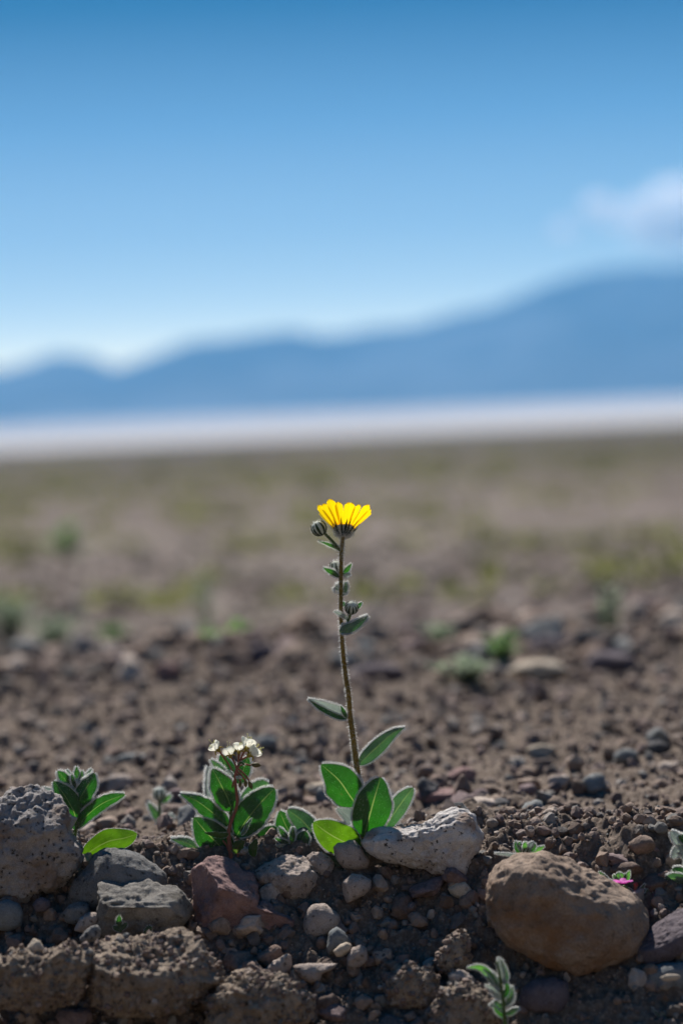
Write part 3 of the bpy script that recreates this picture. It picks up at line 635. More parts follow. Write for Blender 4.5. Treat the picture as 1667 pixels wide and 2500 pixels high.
LAND = [(90, 2050, "large pale grey rock"), (300, 2130, "grainy rounded rock"), (355, 2200, "dark banded slab"), (600, 2200, "reddish purple rock"), (700, 2130, "tan rock by the reddish rock"), (1030, 2050, "kidney shaped rock"),
        (1380, 2220, "brown boulder"), (1620, 2300, "dark purple rock"), (825, 2300, "grey pointed stone"), (785, 2250, "rounded grey brown stone"), (1110, 2330, "upright earthy clod"), (380, 2370, "crusty earth slab"),
        (1230, 2420, "grey green sprig"), (85, 2320, "pale triangular stone"), (1010, 2410, "large lumpy clod"), (200, 1980, "left leafy plant"), (570, 1840, "white flowers"), (900, 1950, "yellow flower's big leaves"),
        (1315, 1640, "broad flat pinkish stone"), (1490, 1622, "dark blocky stone"), (1322, 1836, "pale flat stone"), (1075, 1945, "reddish slab"), (1530, 1850, "blue grey stone"), (330, 1858, "dark blue grey stone"),
        (925, 1650, "large dark stone"), (640, 1600, "low dark crest stone"), (1225, 1600, "bright green tuft"), (1490, 1480, "tall pale green plant"), (545, 1550, "fresh green tuft"), (410, 1640, "dark red stone"),
        (200, 1575, "grey upright crest stone"), (30, 1510, "pale edge tuft"), (1545, 2160, "pink flower"), (1285, 2080, "woolly sprout"), (560, 1925, "tan stone behind the white flowers"), (1345, 1575, "long dark crest stone"),
        (837, 1750, "hairy stem's lowest leaves"), (1165, 1590, "pale grey crest stone"), (1085, 1540, "grey green tuft right of the stem"), (135, 1540, "grey green tuft on the left")]
def stone_col(name, c):
    return rock_mat(name, tuple(v * .75 for v in c), tuple(v * 1.3 for v in c), pits=.3, bump=.6)
SC = [("dark brown", (.11, .078, .065)), ("brown", (.17, .125, .10)), ("mauve", (.15, .11, .11)), ("tan", (.25, .19, .155)), ("charcoal", (.075, .072, .075)), ("rusty", (.17, .12, .098)), ("pale", (.34, .28, .24)), ("grey", (.16, .165, .165))]
SM = [stone_col(n_ + " stone", c_) for n_, c_ in SC]
shared = {}; seen = {}
rl = np.random.default_rng(12)
inds = []
for n_, k in enumerate(idx_ind):
    x, y, r = S[k]; b_ = n_ % 14; ci = int(rl.choice(8, p=[.17, .17, .14, .14, .1, .12, .08, .08]))
    if (b_, ci) not in shared:
        Q, F = base(b_, 3); shared[(b_, ci)] = mesh_np("stone", Q * .004 * 1.0, F, smooth=True); shared[(b_, ci)].materials.append(SM[ci])
    o = bpy.data.objects.new("stone", shared[(b_, ci)]); COL.objects.link(o); q_ = r / .004
    z = float(zg(x, y)) + r * .25; fl_ = rs_.uniform(.5, 1.1)
    o.location = (x, y, z); o.scale = (q_, q_ * rs_.uniform(.75, 1.1), q_ * fl_); o.rotation_euler = (rs_.uniform(-.5, .5), rs_.uniform(-.5, .5), rs_.uniform(0, 6.28))
    v = (np.array([x, y, z]) - CAM) @ np.stack([RV, UV_, FV], 1); px, py = 833.5 + FPX * v[0] / v[2], 1250 - FPX * v[1] / v[2]
    size = "small" if show[k] * FPX < 19 else "medium" if show[k] * FPX < 26 else "larger"; sh = "flat" if fl_ < .68 else "rounded" if fl_ < .9 else "blocky"
    lds = sorted(LAND, key=lambda l: (l[0] - px) ** 2 + 2.5 * (l[1] - py) ** 2)
    first = None
    for ld in lds[:4]:
        dx, dy = px - ld[0], py - ld[1]; far_ = math.hypot(dx, dy); how = "" if far_ < 110 else "well " if far_ < 260 else "far "
        vert, hor = ("below" if dy > 0 else "above"), ("right" if dx > 0 else "left")
        dr = vert if abs(dy) > 1.8 * abs(dx) else hor + " of" if abs(dx) > 1.8 * abs(dy) else vert + " and " + hor + " of"
        lb = f"{size} {sh} {SC[ci][0]} stone {how}{dr} the {ld[2]}"
        if len(lb.split()) > 16: lb = lb.replace(" and ", " ")
        first = first or lb
        if len(lb.split()) <= 16 and lb not in seen: break
    else: lb = first
    seen[lb] = 1
    tag(o, lb, "stone", "loose stones near the " + lds[0][2])
mb = MB()
for b_ in range(14):
    for sub, sel in ((2, idx_rest[(show[idx_rest] * FPX > 9) & (S[idx_rest, 1] < 1.65)]), (1, idx_rest[(show[idx_rest] * FPX <= 9) | (S[idx_rest, 1] >= 1.65)])):
        sel = sel[b_::14]
        if len(sel) == 0: continue
        Q, F = base(b_, sub); Rm = rot(len(sel), rs_)
        x, y, r = S[sel].T
        V = np.einsum('nij,vj->nvi', Rm, Q) * r[:, None, None] + np.stack([x, y, zg(x, y) + r * .2], -1)[:, None]
        mb.add(V.reshape(-1, 3), (np.arange(len(sel))[:, None, None] * len(Q) + F[None]).reshape(-1, 3))
tag(mb.build("gravel", R_MIX, smooth=False), kind='stuff')
mb = MB()
for ci, (Pp, r) in enumerate(CL):
    for b_ in range(14):
        q_, r_ = Pp[b_::14], r[b_::14]; Q, F = base(b_, 1)
        V = np.einsum('nij,vj->nvi', rot(len(q_), rs_), Q) * r_[:, None, None] + q_[:, None]
        mb.add(V.reshape(-1, 3), (np.arange(len(q_))[:, None, None] * len(Q) + F[None]).reshape(-1, 3))
tag(mb.build("grit", R_MIX, smooth=False), kind='stuff')

# ------------------------------------------------------------------ plants
PROFS = {'ovate': (.60, .80), 'obov': (1.1, .55), 'lance': (.6, 1.05), 'ell': (.78, .72)}
class Plant:
    def __init__(s, name, basepx, d, label, cat, group=None):
        d = 1.45 - (1.45 - d) * .8 if d < 1.39 else d; s.d = d; s.base = P(*basepx, d); s.h = MB()
        s.root = bpy.data.objects.new(name, None); COL.objects.link(s.root); s.root.location = s.base; s.root.empty_display_size = .01
        tag(s.root, label, cat, group)
    def pt(s, p, z=S0):
        x, y = cv(z, p[:2]); return P(x, y, s.d + (p[2] if len(p) > 2 else 0))
    def stem(s, z, pts, r, mat, name='stem', hair=0, hl=8, parent=None, n=None):
        path = catmull([s.pt(p, z) for p in pts], n or max(8, 8 * len(pts)))
        mb = MB(); u = s.d / FPX; rr = np.array(r, float) * u if np.ndim(r) else r * u
        tube(mb, path, rr, 12)
        o = mb.build(name, mat, parent or s.root, s.base)
        if hair:
            k = hair; t = rng.uniform(0, 1, k); idx = t * (len(path) - 1); i0 = np.minimum(idx.astype(int), len(path) - 2); f = (idx - i0)[:, None]
            c = path[i0] * (1 - f) + path[i0 + 1] * f; T = path[i0 + 1] - path[i0]; T /= np.linalg.norm(T, axis=1)[:, None]
            dv = rng.normal(size=(k, 3)); dv -= (dv * T).sum(1)[:, None] * T; dv /= np.linalg.norm(dv, axis=1)[:, None]
            rad_ = np.interp(t, np.linspace(0, 1, np.size(rr)), rr) if np.ndim(rr) else rr
            spikes(s.h, c + dv * np.reshape(rad_, (-1, 1)) * .95, dv + T * rng.uniform(-.5, .1, (k, 1)), u * hl * rng.uniform(.35, 1.1, k), u * HR)
        return o
    def leaf(s, z, pts, w, mat, prof='ovate', roll=0., fold=.25, teeth=0., asym=(1, 1), hair=1.0, hl=8, name='leaf', parent=None, curl=0., surf=1.0, nt=11, px_w=True):
        n, m = 30, 11
        mid = catmull([s.pt(p, z) for p in pts], n)
        T = np.gradient(mid, axis=0); T /= np.linalg.norm(T, axis=1)[:, None]
        Lt = np.cross(T, FV); Lt /= np.linalg.norm(Lt, axis=1)[:, None] + 1e-9; Nn = np.cross(Lt, T)
        c, s_ = math.cos(rad(roll)), math.sin(rad(roll)); Lr = Lt * c + Nn * s_; Nr = Nn * c - Lt * s_
        t = np.linspace(0, 1, n); a, b_ = PROFS[prof]
        f = (t + .012) ** a * (1.0 - t + .004) ** b_; f /= f.max()
        u = s.d / FPX * (1 / z[2] if px_w else 1)
        wv = w * u * f
        ss = np.linspace(-1, 1, m)
        th = 1 - teeth * (1 - np.abs((t * nt) % 1)) * np.clip((t - .12) * 8, 0, 1) if teeth else np.ones(n)
        jit = 1 + .05 * np.interp(t, np.linspace(0, 1, 7), rng.normal(size=7))
        V = np.zeros((n, m, 3)); E = []
        for k, q in enumerate(ss):
            edge = 1 - (1 - th) * np.abs(q) ** 3
            ww = wv * q * (asym[0] if q < 0 else asym[1]) * edge * jit
            V[:, k] = mid + Lr * ww[:, None] + Nr * (fold * np.abs(ww) - curl * wv * q * q + .05 * wv * np.sin(t * 14 + q * 3) * abs(q))[:, None]
        uv = np.stack(np.broadcast_arrays(ss[None], t[:, None]), -1).reshape(-1, 2)
        i, j = np.meshgrid(np.arange(n - 1), np.arange(m - 1), indexing='ij')
        F = np.stack([i * m + j, i * m + j + 1, (i + 1) * m + j + 1, (i + 1) * m + j], -1).reshape(-1, 4)
        mb = MB(); mb.add(V.reshape(-1, 3), F, uv); o = mb.build(name, mat, parent or s.root, s.base)
        ln = np.linalg.norm(np.diff(mid, axis=0), axis=1).sum() / (s.d / FPX)
        if hair:
            U0 = s.d / FPX
            for sd, col in ((-1, 0), (1, m - 1)):
                k = int(ln * 6 * hair); idx = rng.uniform(.5, n - 1.01, k); i0 = idx.astype(int); fr = (idx - i0)[:, None]
                O = V[i0, col] * (1 - fr) + V[i0 + 1, col] * fr
                D = sd * Lr[i0] + T[i0] * .45 + rng.normal(size=(k, 3)) * .35
                spikes(s.h, O, D, U0 * hl * .95 * rng.uniform(.4, 1.15, k), U0 * HR)
            k = int(ln * 2.5 * hair * surf); i0 = rng.integers(1, n - 1, k); j0 = rng.integers(0, m, k)
            spikes(s.h, V[i0, j0] + rng.normal(size=(k, 3)) * U0 * 2, -FV + UV_ * .6 + rng.normal(size=(k, 3)) * .6, U0 * hl * .45 * rng.uniform(.3, 1, k), U0 * HR * .8)
        return o
    def bud(s, z, c, r, axis, nb=10, depth=0., name='bud', hair=260, hl=7, open_=.0):
        C = s.pt((c[0], c[1], depth), z); u = s.d / FPX / z[2]; R = r * u
        ax = RV * axis[0] + UV_ * axis[1] + FV * axis[2]; ax /= np.linalg.norm(ax)
        e1 = np.cross(ax, [0.3, 1, .2]); e1 /= np.linalg.norm(e1); e2 = np.cross(ax, e1)
        V, F = ico(3); Q = C + R * .93 * (V[:, :1] * e1 + V[:, 1:2] * e2 + V[:, 2:] * ax)
        mb = MB(); mb.add(Q, F); o = mb.build(name, WOOL, s.root, s.base)
        for k in range(nb):
            az = 6.283 * k / nb + rng.normal() * .06; lat = np.linspace(-1.45, rng.uniform(.65, 1.1), 10)
            wd = .17 * np.sin(np.linspace(.35, math.pi * .98, 10)) ** .8
            cen = [];  vs_ = []
            for q, (l, w_) in enumerate(zip(lat, wd)):
                for sgn in (-1, 0, 1):
                    A = az + sgn * w_ / max(.35, math.cos(l)) ** .6
                    rr_ = R * (1.0 + .07 * (1 - abs(sgn)))
                    vs_.append(C + rr_ * (math.cos(l) * (math.cos(A) * e1 + math.sin(A) * e2) + math.sin(l) * ax))
            F2 = np.array([[q * 3 + p, q * 3 + p + 1, q * 3 + p + 4, q * 3 + p + 3] for q in range(9) for p in (0, 1)])
            mb = MB(); mb.add(np.array(vs_), F2); mb.build('bract', BRACT, o, s.base)
        k = hair; D = rng.normal(size=(k, 3)); D /= np.linalg.norm(D, axis=1)[:, None]
        U0 = s.d / FPX
        spikes(s.h, C + D * R, D - ax * .3 + rng.normal(size=(k, 3)) * .3, U0 * hl * rng.uniform(.3, 1, k), U0 * HR)
        return o
    def done(s):
        o = s.h.build('hairs', HAIR, s.root, s.base)
        if o: o['kind'] = 'stuff'
HR = .22

# ---- the yellow flower
fl = Plant("desert_sunflower", (886, 2075), 1.452, "tall yellow desert flower with one open bloom on a hairy stem", "flower")
fl.stem(S0, [(888, 2080, .004), (883, 2000, .002), (877, 1920), (870.7, 1870), (865.5, 1830), (860.5, 1791), (854, 1743), (851.5, 1702), (844, 1651), (837.8, 1600), (835, 1560), (832.4, 1505), (832, 1429), (832.6, 1371),
             (833, 1346), (835, 1330), (837.7, 1304)], [7.5, 7.3, 7, 6.8, 6.2, 5.6, 5.2, 5, 4.9, 4.6, 4.2], STEM, hair=2600, hl=9, n=90)
U0 = fl.d / FPX
hb = fl.pt((838.2, 1309)); tl = rad(20); ax = UV_ * math.cos(tl) + FV * math.sin(tl) + RV * .05; ax /= np.linalg.norm(ax)
e1 = np.cross(ax, FV); e1 /= np.linalg.norm(e1); e2 = np.cross(ax, e1)
if e1 @ RV < 0: e1 = -e1
if e2 @ FV > 0: e2 = -e2                       # e2 faces the camera
def hp(r, az, h): return hb + U0 * (r * (np.cos(az) * e1 + np.sin(az) * e2) + h * ax)
prof = [(0, -1), (6, 0), (12, 4), (18, 10), (23, 17), (25, 21), (22, 24), (10, 25), (0, 26)]
mb = MB(); K = 32; V = np.array([[hp(r, 6.283 * q / K, h) for q in range(K)] for r, h in prof]).reshape(-1, 3)
F = np.array([[a * K + q, a * K + (q + 1) % K, (a + 1) * K + (q + 1) % K, (a + 1) * K + q] for a in range(len(prof) - 1) for q in range(K)])
mb.add(V, F); head = mb.build("flower_head", WOOL, fl.root, fl.base)
V, F = ico(3); mb = MB(); Q = np.array([hp(24 * math.hypot(v[0], v[1]), math.atan2(v[1], v[0]), 28 + 9 * v[2]) for v in V]); mb.add(Q, F); mb.build("disc", DISC, head, fl.base)
NP = 15
paz = np.array([-172, -150, -124, -104, -81, -57, -33, -10, 14, 38, 62, 88, 112, 136, 160.]) + rng.normal(size=15) * 2
for k, a_ in enumerate(np.radians(-paz)):
    Lp = rng.uniform(.89, 1.07); n, m = 16, 9; t = np.linspace(0, 1, n)
    r = 21 + 47 * Lp * t ** 1.05 + 2.0 * np.sin(t * 3); h = 17 + 52 * Lp * (t ** .93)
    wv = rng.uniform(10.5, 13.5) * (.38 + .62 * np.sin(np.clip(t * 1.9, 0, math.pi / 2))) * np.sqrt(np.clip(1 - ((t - .82) / .185).clip(0) ** 2.6, 0.02, 1))
    ta = np.cos(a_ + math.pi / 2) * e1 + np.sin(a_ + math.pi / 2) * e2
    out_ = np.cos(a_) * e1 + np.sin(a_) * e2; nrm = (out_ * .75 - ax * .65)
    tw = rng.normal() * .25; ta = ta * math.cos(tw) + nrm * math.sin(tw)
    V = np.zeros((n, m, 3))
    for q, s_ in enumerate(np.linspace(-1, 1, m)):
        notch = 2.4 * np.cos(s_ * 9) * (t > .9)
        cen = np.array([hp(rr, a_, hh + nn) for rr, hh, nn in zip(r, h, notch)])
        V[:, q] = cen + ta * (U0 * wv * s_)[:, None] + nrm * (U0 * (-2.6 * s_ * s_ + .7 * math.cos(s_ * 8)) * np.sin(np.clip(t, .1, 1) * 2))[:, None]
    uv = np.stack(np.broadcast_arrays(np.linspace(-1, 1, m)[None], t[:, None]), -1).reshape(-1, 2)
    i, j = np.meshgrid(np.arange(n - 1), np.arange(m - 1), indexing='ij')
    mb = MB(); mb.add(V.reshape(-1, 3), np.stack([i * m + j, i * m + j + 1, (i + 1) * m + j + 1, (i + 1) * m + j], -1).reshape(-1, 4), uv); mb.build("petal", PET, head, fl.base)
for ring, (cnt, r1, h1) in enumerate(((13, 34, 36), (12, 29, 25))):
    for k in range(cnt):
        a_ = 6.283 * (k + .5 * ring) / cnt + rng.normal() * .08; n = 12; t = np.linspace(0, 1, n)
        f_ = rng.uniform(.9, 1.12)
        rr = np.interp(t, [0, .2, .5, .8, 1], [4, 12, 20, r1 - 5, r1 + 3 * f_]) + 1.3 + ring; hh = np.interp(t, [0, .2, .5, .8, 1], [-1, 2.5, 10, h1 - 10, h1 * f_])
        wv = 2.6 * np.sin(np.linspace(.5, math.pi, n)) ** .7
        ta = np.cos(a_ + math.pi / 2) * e1 + np.sin(a_ + math.pi / 2) * e2; out_ = np.cos(a_) * e1 + np.sin(a_) * e2
        V = np.zeros((n, 3, 3)); cen = np.array([hp(x_, a_, y_) for x_, y_ in zip(rr, hh)])
        for q, s_ in enumerate((-1, 0, 1)): V[:, q] = cen + ta * (U0 * wv * s_)[:, None] + out_ * U0 * (1 - abs(s_)) * 1.2
        F2 = np.array([[a * 3 + p, a * 3 + p + 1, a * 3 + p + 4, a * 3 + p + 3] for a in range(n - 1) for p in (0, 1)])
        mb = MB(); mb.add(V.reshape(-1, 3), F2); mb.build("bract", BRACT, head, fl.base)
        kk = 45; i0 = rng.integers(0, n - 3, kk); sg = rng.choice([-1, 1], kk)
        spikes(fl.h, cen[i0] + ta * (U0 * wv[i0] * sg)[:, None], out_ - ax * .5 + ta * sg[:, None] * .7 + rng.normal(size=(kk, 3)) * .3, U0 * 8 * rng.uniform(.3, 1, kk), U0 * HR)
kk = 420; a_ = rng.uniform(0, 6.283, kk); r_ = rng.uniform(3, 24, kk)
O = np.array([hp(q, w_, np.interp(q, [0, 9, 18, 25], [-1, 0, 4, 10])) for q, w_ in zip(r_, a_)])
spikes(fl.h, O, np.cos(a_)[:, None] * e1 + np.sin(a_)[:, None] * e2 - ax * 1.1 + rng.normal(size=(kk, 3)) * .3, U0 * 10 * rng.uniform(.4, 1.1, kk), U0 * HR)
# buds and small leaves on the stem
fl.stem(ZF, [(715, 1130), (610, 1010), (500, 890), (415, 800)], [4.2, 3.6, 3.6, 4], STEMG, name='bud_stalk', hair=120, hl=6)
fl.bud(ZF, (300, 700), 150, (-.45, .8, -.1), hl=6)
fl.leaf(ZF, [(725, 1125), (600, 1060), (450, 1000), (292, 948)], 62, LG, 'lance', roll=40, fold=.4, asym=(.5, 1), hair=.8, hl=7)
fl.bud(ZS, (590, 430), 158, (-.2, .95, -.1), depth=.006, hl=7)
fl.stem(ZS, [(690, 700, .002), (640, 600, .005)], 3.5, STEMG, name='bud_stalk')
fl.leaf(ZS, [(665, 680), (520, 580), (400, 520), (287, 450)], 62, LG, 'lance', roll=20, fold=.3, hl=7)
fl.leaf(ZS, [(765, 620), (840, 520), (900, 440), (962, 350)], 55, LG, 'lance', roll=-15, hl=6)
fl.leaf(ZS, [(765, 640), (850, 640), (935, 600)], 34, LPALE, 'lance', hl=7, hair=1.5)
fl.leaf(ZS, [(700, 960, .003), (630, 930, .006), (572, 885, .008)], 60, LGREY, 'ovate', hl=14, hair=3)
fl.leaf(ZS, [(740, 1120, .002), (800, 960, .004), (812, 780, .006)], 62, LGREY, 'ovate', roll=30, hl=10, hair=1.5)
fl.stem(ZS, [(700, 1900, -.002), (840, 1850, -.003), (880, 1700, -.003), (930, 1530, -.003)], [3.2, 3.6, 5], STEMG, name='bud_stalk', hair=150, hl=6)
fl.bud(ZS, (962, 1405), 165, (.05, .75, -.65), depth=-.004, nb=12, hl=6)
fl.leaf(ZS, [(1090, 1430, .003), (1150, 1340, .003), (1212, 1275, .003)], 42, LG, 'lance', hl=5)
fl.leaf(ZS, [(780, 1380, .003), (775, 1310, .003), (783, 1248, .003)], 26, LG, 'lance', hl=4)
fl.leaf(ZS, [(870, 1700, -.003), (780, 1620, -.005), (660, 1550, -.006), (540, 1492, -.006)], 55, LPALE, 'lance', hl=6, roll=30)
fl.leaf(ZS, [(665, 1975, -.003), (800, 1900, -.006), (1000, 1840, -.007), (1200, 1700, -.006), (1350, 1608, -.005)], 125, LGREY, 'lance', roll=25, fold=.3, hl=9, hair=2.2, asym=(1, .8))
# lower leaves
fl.leaf(Z2, [(775, 590), (680, 540), (540, 480), (400, 415)], 58, LPALE, 'lance', roll=35, fold=.2, asym=(1, .4), hl=8, hair=1.4, surf=2)
fl.leaf(Z2, [(775, 600, -.001), (660, 560, -.001), (520, 490, -.001), (402, 418)], 34, LG, 'lance', roll=-30, asym=(.2, 1.2), hl=8)
fl.leaf(Z2, [(770, 600, -.002), (740, 540, -.004), (710, 478, -.004)], 18, LG, 'lance', hl=4)
fl.leaf(Z2, [(885, 1045), (980, 950), (1100, 840), (1210, 745), (1322, 690)], 68, LGREY, 'lance', roll=18, fold=.22, hl=8, hair=1.3)
fl.leaf(Z2, [(868, 1440, -.002), (790, 1330, -.006), (690, 1190, -.008), (525, 1045, -.006)], 170, LG, 'ovate', roll=12, fold=.12, hl=9, hair=1.4, asym=(.95, 1.05))
fl.leaf(Z2, [(930, 1740, -.001), (970, 1600, -.008), (1030, 1380, -.012), (1092, 1168, -.008)], 178, LG, 'ell', roll=-8, fold=.14, hl=9, hair=1.4, asym=(1.1, .95))
fl.leaf(Z2, [(1080, 1760, .002), (1180, 1580, .003), (1300, 1400, .004), (1402, 1268, .004)], 88, LGREY, 'ell', roll=-12, fold=.2, hl=8, hair=1.3)
fl.leaf(Z2, [(915, 1840, .006), (850, 1660, .01), (780, 1540, .012), (678, 1462, .012)], 95, LPALE, 'ell', roll=40, fold=.3, hl=9, hair=1.6, surf=2)
fl.leaf(Z2, [(905, 1840, -.001), (780, 1800, -.006), (620, 1720, -.01), (450, 1600, -.008)], 160, LY, 'ell', roll=8, fold=.12, hl=7, hair=.9)
fl.leaf(Z2, [(640, 1960, .006), (480, 1740, .006), (340, 1580, .008), (205, 1477, .008)], 92, LGREY, 'ell', roll=-15, fold=.2, hl=9, hair=1.4)
fl.done()

# ---- seedling beside the flower
p = Plant("seedling", (725, 2092), 1.456, "low leafy seedling between the white flowers and the yellow flower", "plant")
p.leaf(Z2, [(300, 1900, .004), (240, 1740, .006), (175, 1600, .007), (128, 1488, .006)], 100, LG, 'ovate', roll=-14, hl=8)
p.leaf(Z2, [(290, 1930, -.004), (310, 1830, -.006), (345, 1750, -.006), (378, 1678, -.005)], 80, LG, 'ovate', roll=22, hl=8, fold=.3)
p.leaf(Z2, [(275, 1860, -.004), (190, 1810, -.005), (80, 1745, -.005)], 40, LG, 'lance', roll=20, hl=6)
p.leaf(Z2, [(280, 1900, -.002), (180, 1850, -.004), (80, 1832, -.004)], 42, LPALE, 'lance', roll=30, hl=8)
p.leaf(Z2, [(440, 1950, .0), (450, 1820, 0), (430, 1690, .002)], 62, LG, 'ell', hl=7)
p.leaf(Z2, [(235, 1800, -.004), (170, 1720, -.004), (118, 1643, -.004)], 26, LG, 'lance', hl=7, hair=1.5)
p.leaf(Z2, [(240, 1810, -.005), (252, 1720, -.006), (256, 1640, -.005)], 26, LG, 'lance', hl=7, hair=1.5)
p.bud(Z2, (205, 1745), 48, (0, 1, 0), nb=7, depth=-.001, hl=9, hair=220)
p.stem(Z2, [(275, 1960), (255, 1860), (230, 1790)], 4, STEMG, hair=100)
p.done()

# ---- broad leaved downy plant behind the white flowers
p = Plant("downy_plant", (558, 2090), 1.458, "broad leaved downy plant behind the white flowers", "plant")
p.stem(Z3, [(705, 1320, .002), (715, 1180), (720, 1000), (722, 850), (720, 700)], [6, 5, 4], STEMG, hair=300)
p.leaf(Z3, [(738, 860, -.002), (690, 740, -.006), (620, 600, -.008), (545, 458, -.006)], 125, LG, 'ovate', roll=-10, fold=.15, asym=(1, 1.0), hl=10, hair=1.5, teeth=.06)
p.leaf(Z3, [(680, 560, .005), (600, 460, .006), (530, 370, .006)], 44, LGREY, 'lance', roll=30, hl=10, hair=1.5)
p.leaf(Z3, [(730, 560, .006), (680, 450, .01), (625, 320, .012)], 75, LG, 'ovate', hl=10, hair=1.4)
p.leaf(Z3, [(790, 600, .006), (840, 470, .01), (885, 340, .012)], 66, LG, 'ovate', hl=10, hair=1.4)
p.leaf(Z3, [(620, 880, .012), (540, 700, .014), (505, 440, .012)], 60, LPALE, 'lance', roll=20, hl=14, hair=2.2)
p.leaf(Z3, [(695, 1000, -.001), (560, 890, -.006), (400, 770, -.008), (235, 698, -.006)], 88, LG, 'lance', roll=-14, fold=.22, teeth=.16, nt=7, hl=9, hair=1.5)
p.leaf(Z3, [(600, 1000, .004), (480, 930, .006), (410, 850, .008)], 60, LPALE, 'lance', hl=10, hair=1.3)
p.leaf(Z3, [(770, 1110, -.002), (850, 980, -.006), (990, 800, -.008), (1138, 645, -.006)], 155, LG, 'ell', roll=14, fold=.14, teeth=.07, hl=9, hair=1.5)
p.leaf(Z3, [(780, 900, .004), (880, 740, .008), (990, 640, .01), (1085, 600, .01)], 76, LGREY, 'ell', roll=-20, teeth=.12, nt=8, hl=10, hair=1.5)
p.leaf(Z3, [(760, 1000, .008), (770, 860, .01), (830, 700, .012)], 70, LPALE, 'lance', hl=10, hair=1.3)
p.leaf(Z3, [(640, 1000, .008), (650, 850, .01), (600, 720, .012)], 60, LPALE, 'lance', hl=10, hair=1.3)
p.leaf(Z3, [(715, 1295, .0), (600, 1180, -.006), (480, 1060, -.008), (368, 925, -.006)], 150, LG, 'ovate', roll=10, fold=.1, hl=8, hair=1.3)
p.leaf(Z3, [(510, 1320, .0), (400, 1230, -.004), (280, 1160, -.005), (148, 1130, -.004)], 62, LGREY, 'lance', roll=-15, teeth=.2, nt=6, hl=9, hair=1.4)
p.leaf(Z3, [(360, 1440, .0), (300, 1370, -.003), (290, 1300, -.004), (380, 1245, -.004)], 75, LG, 'ell', hl=7)
p.leaf(Z3, [(330, 1450, -.004), (240, 1430, -.006), (160, 1425, -.006), (82, 1420, -.005)], 45, LY, 'ell', hl=4, hair=.5)
p.leaf(Z3, [(800, 1330, .004), (700, 1290, .0), (640, 1260, .0)], 50, LY, 'ell', hl=5)
p.leaf(Z3, [(945, 1330, .004), (990, 1230, .004), (1060, 1110, .004), (1150, 1015, .004)], 92, LG, 'ell', roll=10, hl=9, hair=1.4)
p.leaf(Z3, [(870, 1420, .004), (900, 1350, .002), (940, 1270, .002)], 34, LG, 'ell', hl=6)
p.done()

# ---- white flowered plant
p = Plant("white_flower_plant", (580, 2115), 1.444, "white flowered plant with a thin red stem and small toothed leaves", "plant")
p.stem(Z3, [(725, 1330), (712, 1200), (700, 1100), (710, 1010), (740, 920), (772, 830), (782, 740), (768, 640), (762, 540), (778, 470), (795, 400), (797, 280)], [5.5, 5, 4.2, 3.8, 3.6, 3.2, 2.6], STEMR, n=60)
for a in ([(735, 480), (690, 400), (640, 330), (605, 275)], [(775, 450), (755, 395), (720, 340)], [(790, 430), (815, 380), (870, 345)], [(795, 440), (830, 330), (870, 260)], [(800, 430), (845, 415), (912, 425)],
          [(785, 450), (850, 510), (895, 570)], [(782, 480), (830, 530), (860, 570)], [(775, 500), (800, 540), (808, 575)], [(765, 540), (750, 580), (738, 615)]):
    p.stem(Z3, a, 2.3, STEMR, name='pedicel')
p.stem(Z3, [(700, 1240), (680, 1190), (645, 1145)], 2.4, STEMR, name='pedicel')
p.stem(Z3, [(800, 1440), (792, 1330), (790, 1255)], 2.8, STEMR, name='pedicel')
p.stem(Z3, [(932, 1440), (944, 1360), (940, 1270)], 2.8, STEMR, name='pedicel')
p.leaf(Z3, [(700, 1085, -.002), (640, 1100, -.003), (560, 1090, -.003), (465, 1070, -.003)], 40, LD, 'ovate', roll=25, teeth=.45, nt=9, hair=.2, hl=3)
p.leaf(Z3, [(790, 1265, -.004), (780, 1225, -.005), (810, 1180, -.006), (855, 1150, -.006)], 62, LD, 'ovate', roll=-10, teeth=.35, nt=8, hair=.2, hl=3)
p.leaf(Z3, [(940, 1300, -.004), (925, 1240, -.006), (940, 1190, -.006), (968, 1130, -.006)], 54, LD, 'ovate', roll=12, teeth=.35, nt=8, hair=.2, hl=3)
p.leaf(Z3, [(815, 1095, -.003), (850, 1050, -.004), (880, 990, -.004), (922, 928, -.004)], 24, LGREY, 'ovate', roll=35, teeth=.45, nt=8, hair=.8, hl=3)
p.leaf(Z3, [(745, 520, -.002), (710, 490, -.003), (668, 480, -.003)], 18, LPALE, 'ovate', teeth=.4, nt=5, hair=.6, hl=3)
p.leaf(Z3, [(765, 545, -.002), (800, 540, -.003), (830, 545, -.003)], 12, LPALE, 'ovate', teeth=.4, nt=5, hair=.6, hl=3)
p.leaf(Z3, [(790, 430, -.001), (820, 400, -.002), (860, 430, -.002)], 14, LG, 'ovate', teeth=.4, nt=5, hair=.3, hl=3)
def blob(pl, z, c, r, axis, mat, name, parent=None, ratio=2.0, depth=0.):
    C = pl.pt((c[0], c[1], depth), z); u = pl.d / FPX / z[2]; V, F = ico(3)
    ax = RV * axis[0] + UV_ * axis[1] + FV * axis[2]; ax /= np.linalg.norm(ax); e1 = np.cross(ax, [.3, 1, .2]); e1 /= np.linalg.norm(e1); e2 = np.cross(ax, e1)
    tp = (1 - .35 * V[:, 2] ** 2) * (1 + .12 * fbm(V * 2, 2, 5))
    Q = C + r * u * (V[:, :1] * tp[:, None] * e1 + V[:, 1:2] * tp[:, None] * e2 + V[:, 2:] * ratio * ax)
    mb = MB(); mb.add(Q, F); return mb.build(name, mat, parent or pl.root, pl.base)
for c, r, a in (((962, 422), 24, (1, -.1, 0)), ((908, 615), 22, (.4, -1, 0)), ((862, 600), 18, (.1, -1, 0)), ((810, 605), 16, (-.1, -1, 0)), ((738, 625), 10, (-.2, -1, 0))):
    blob(p, Z3, c, r, a, POD, 'pod', ratio=2.0)
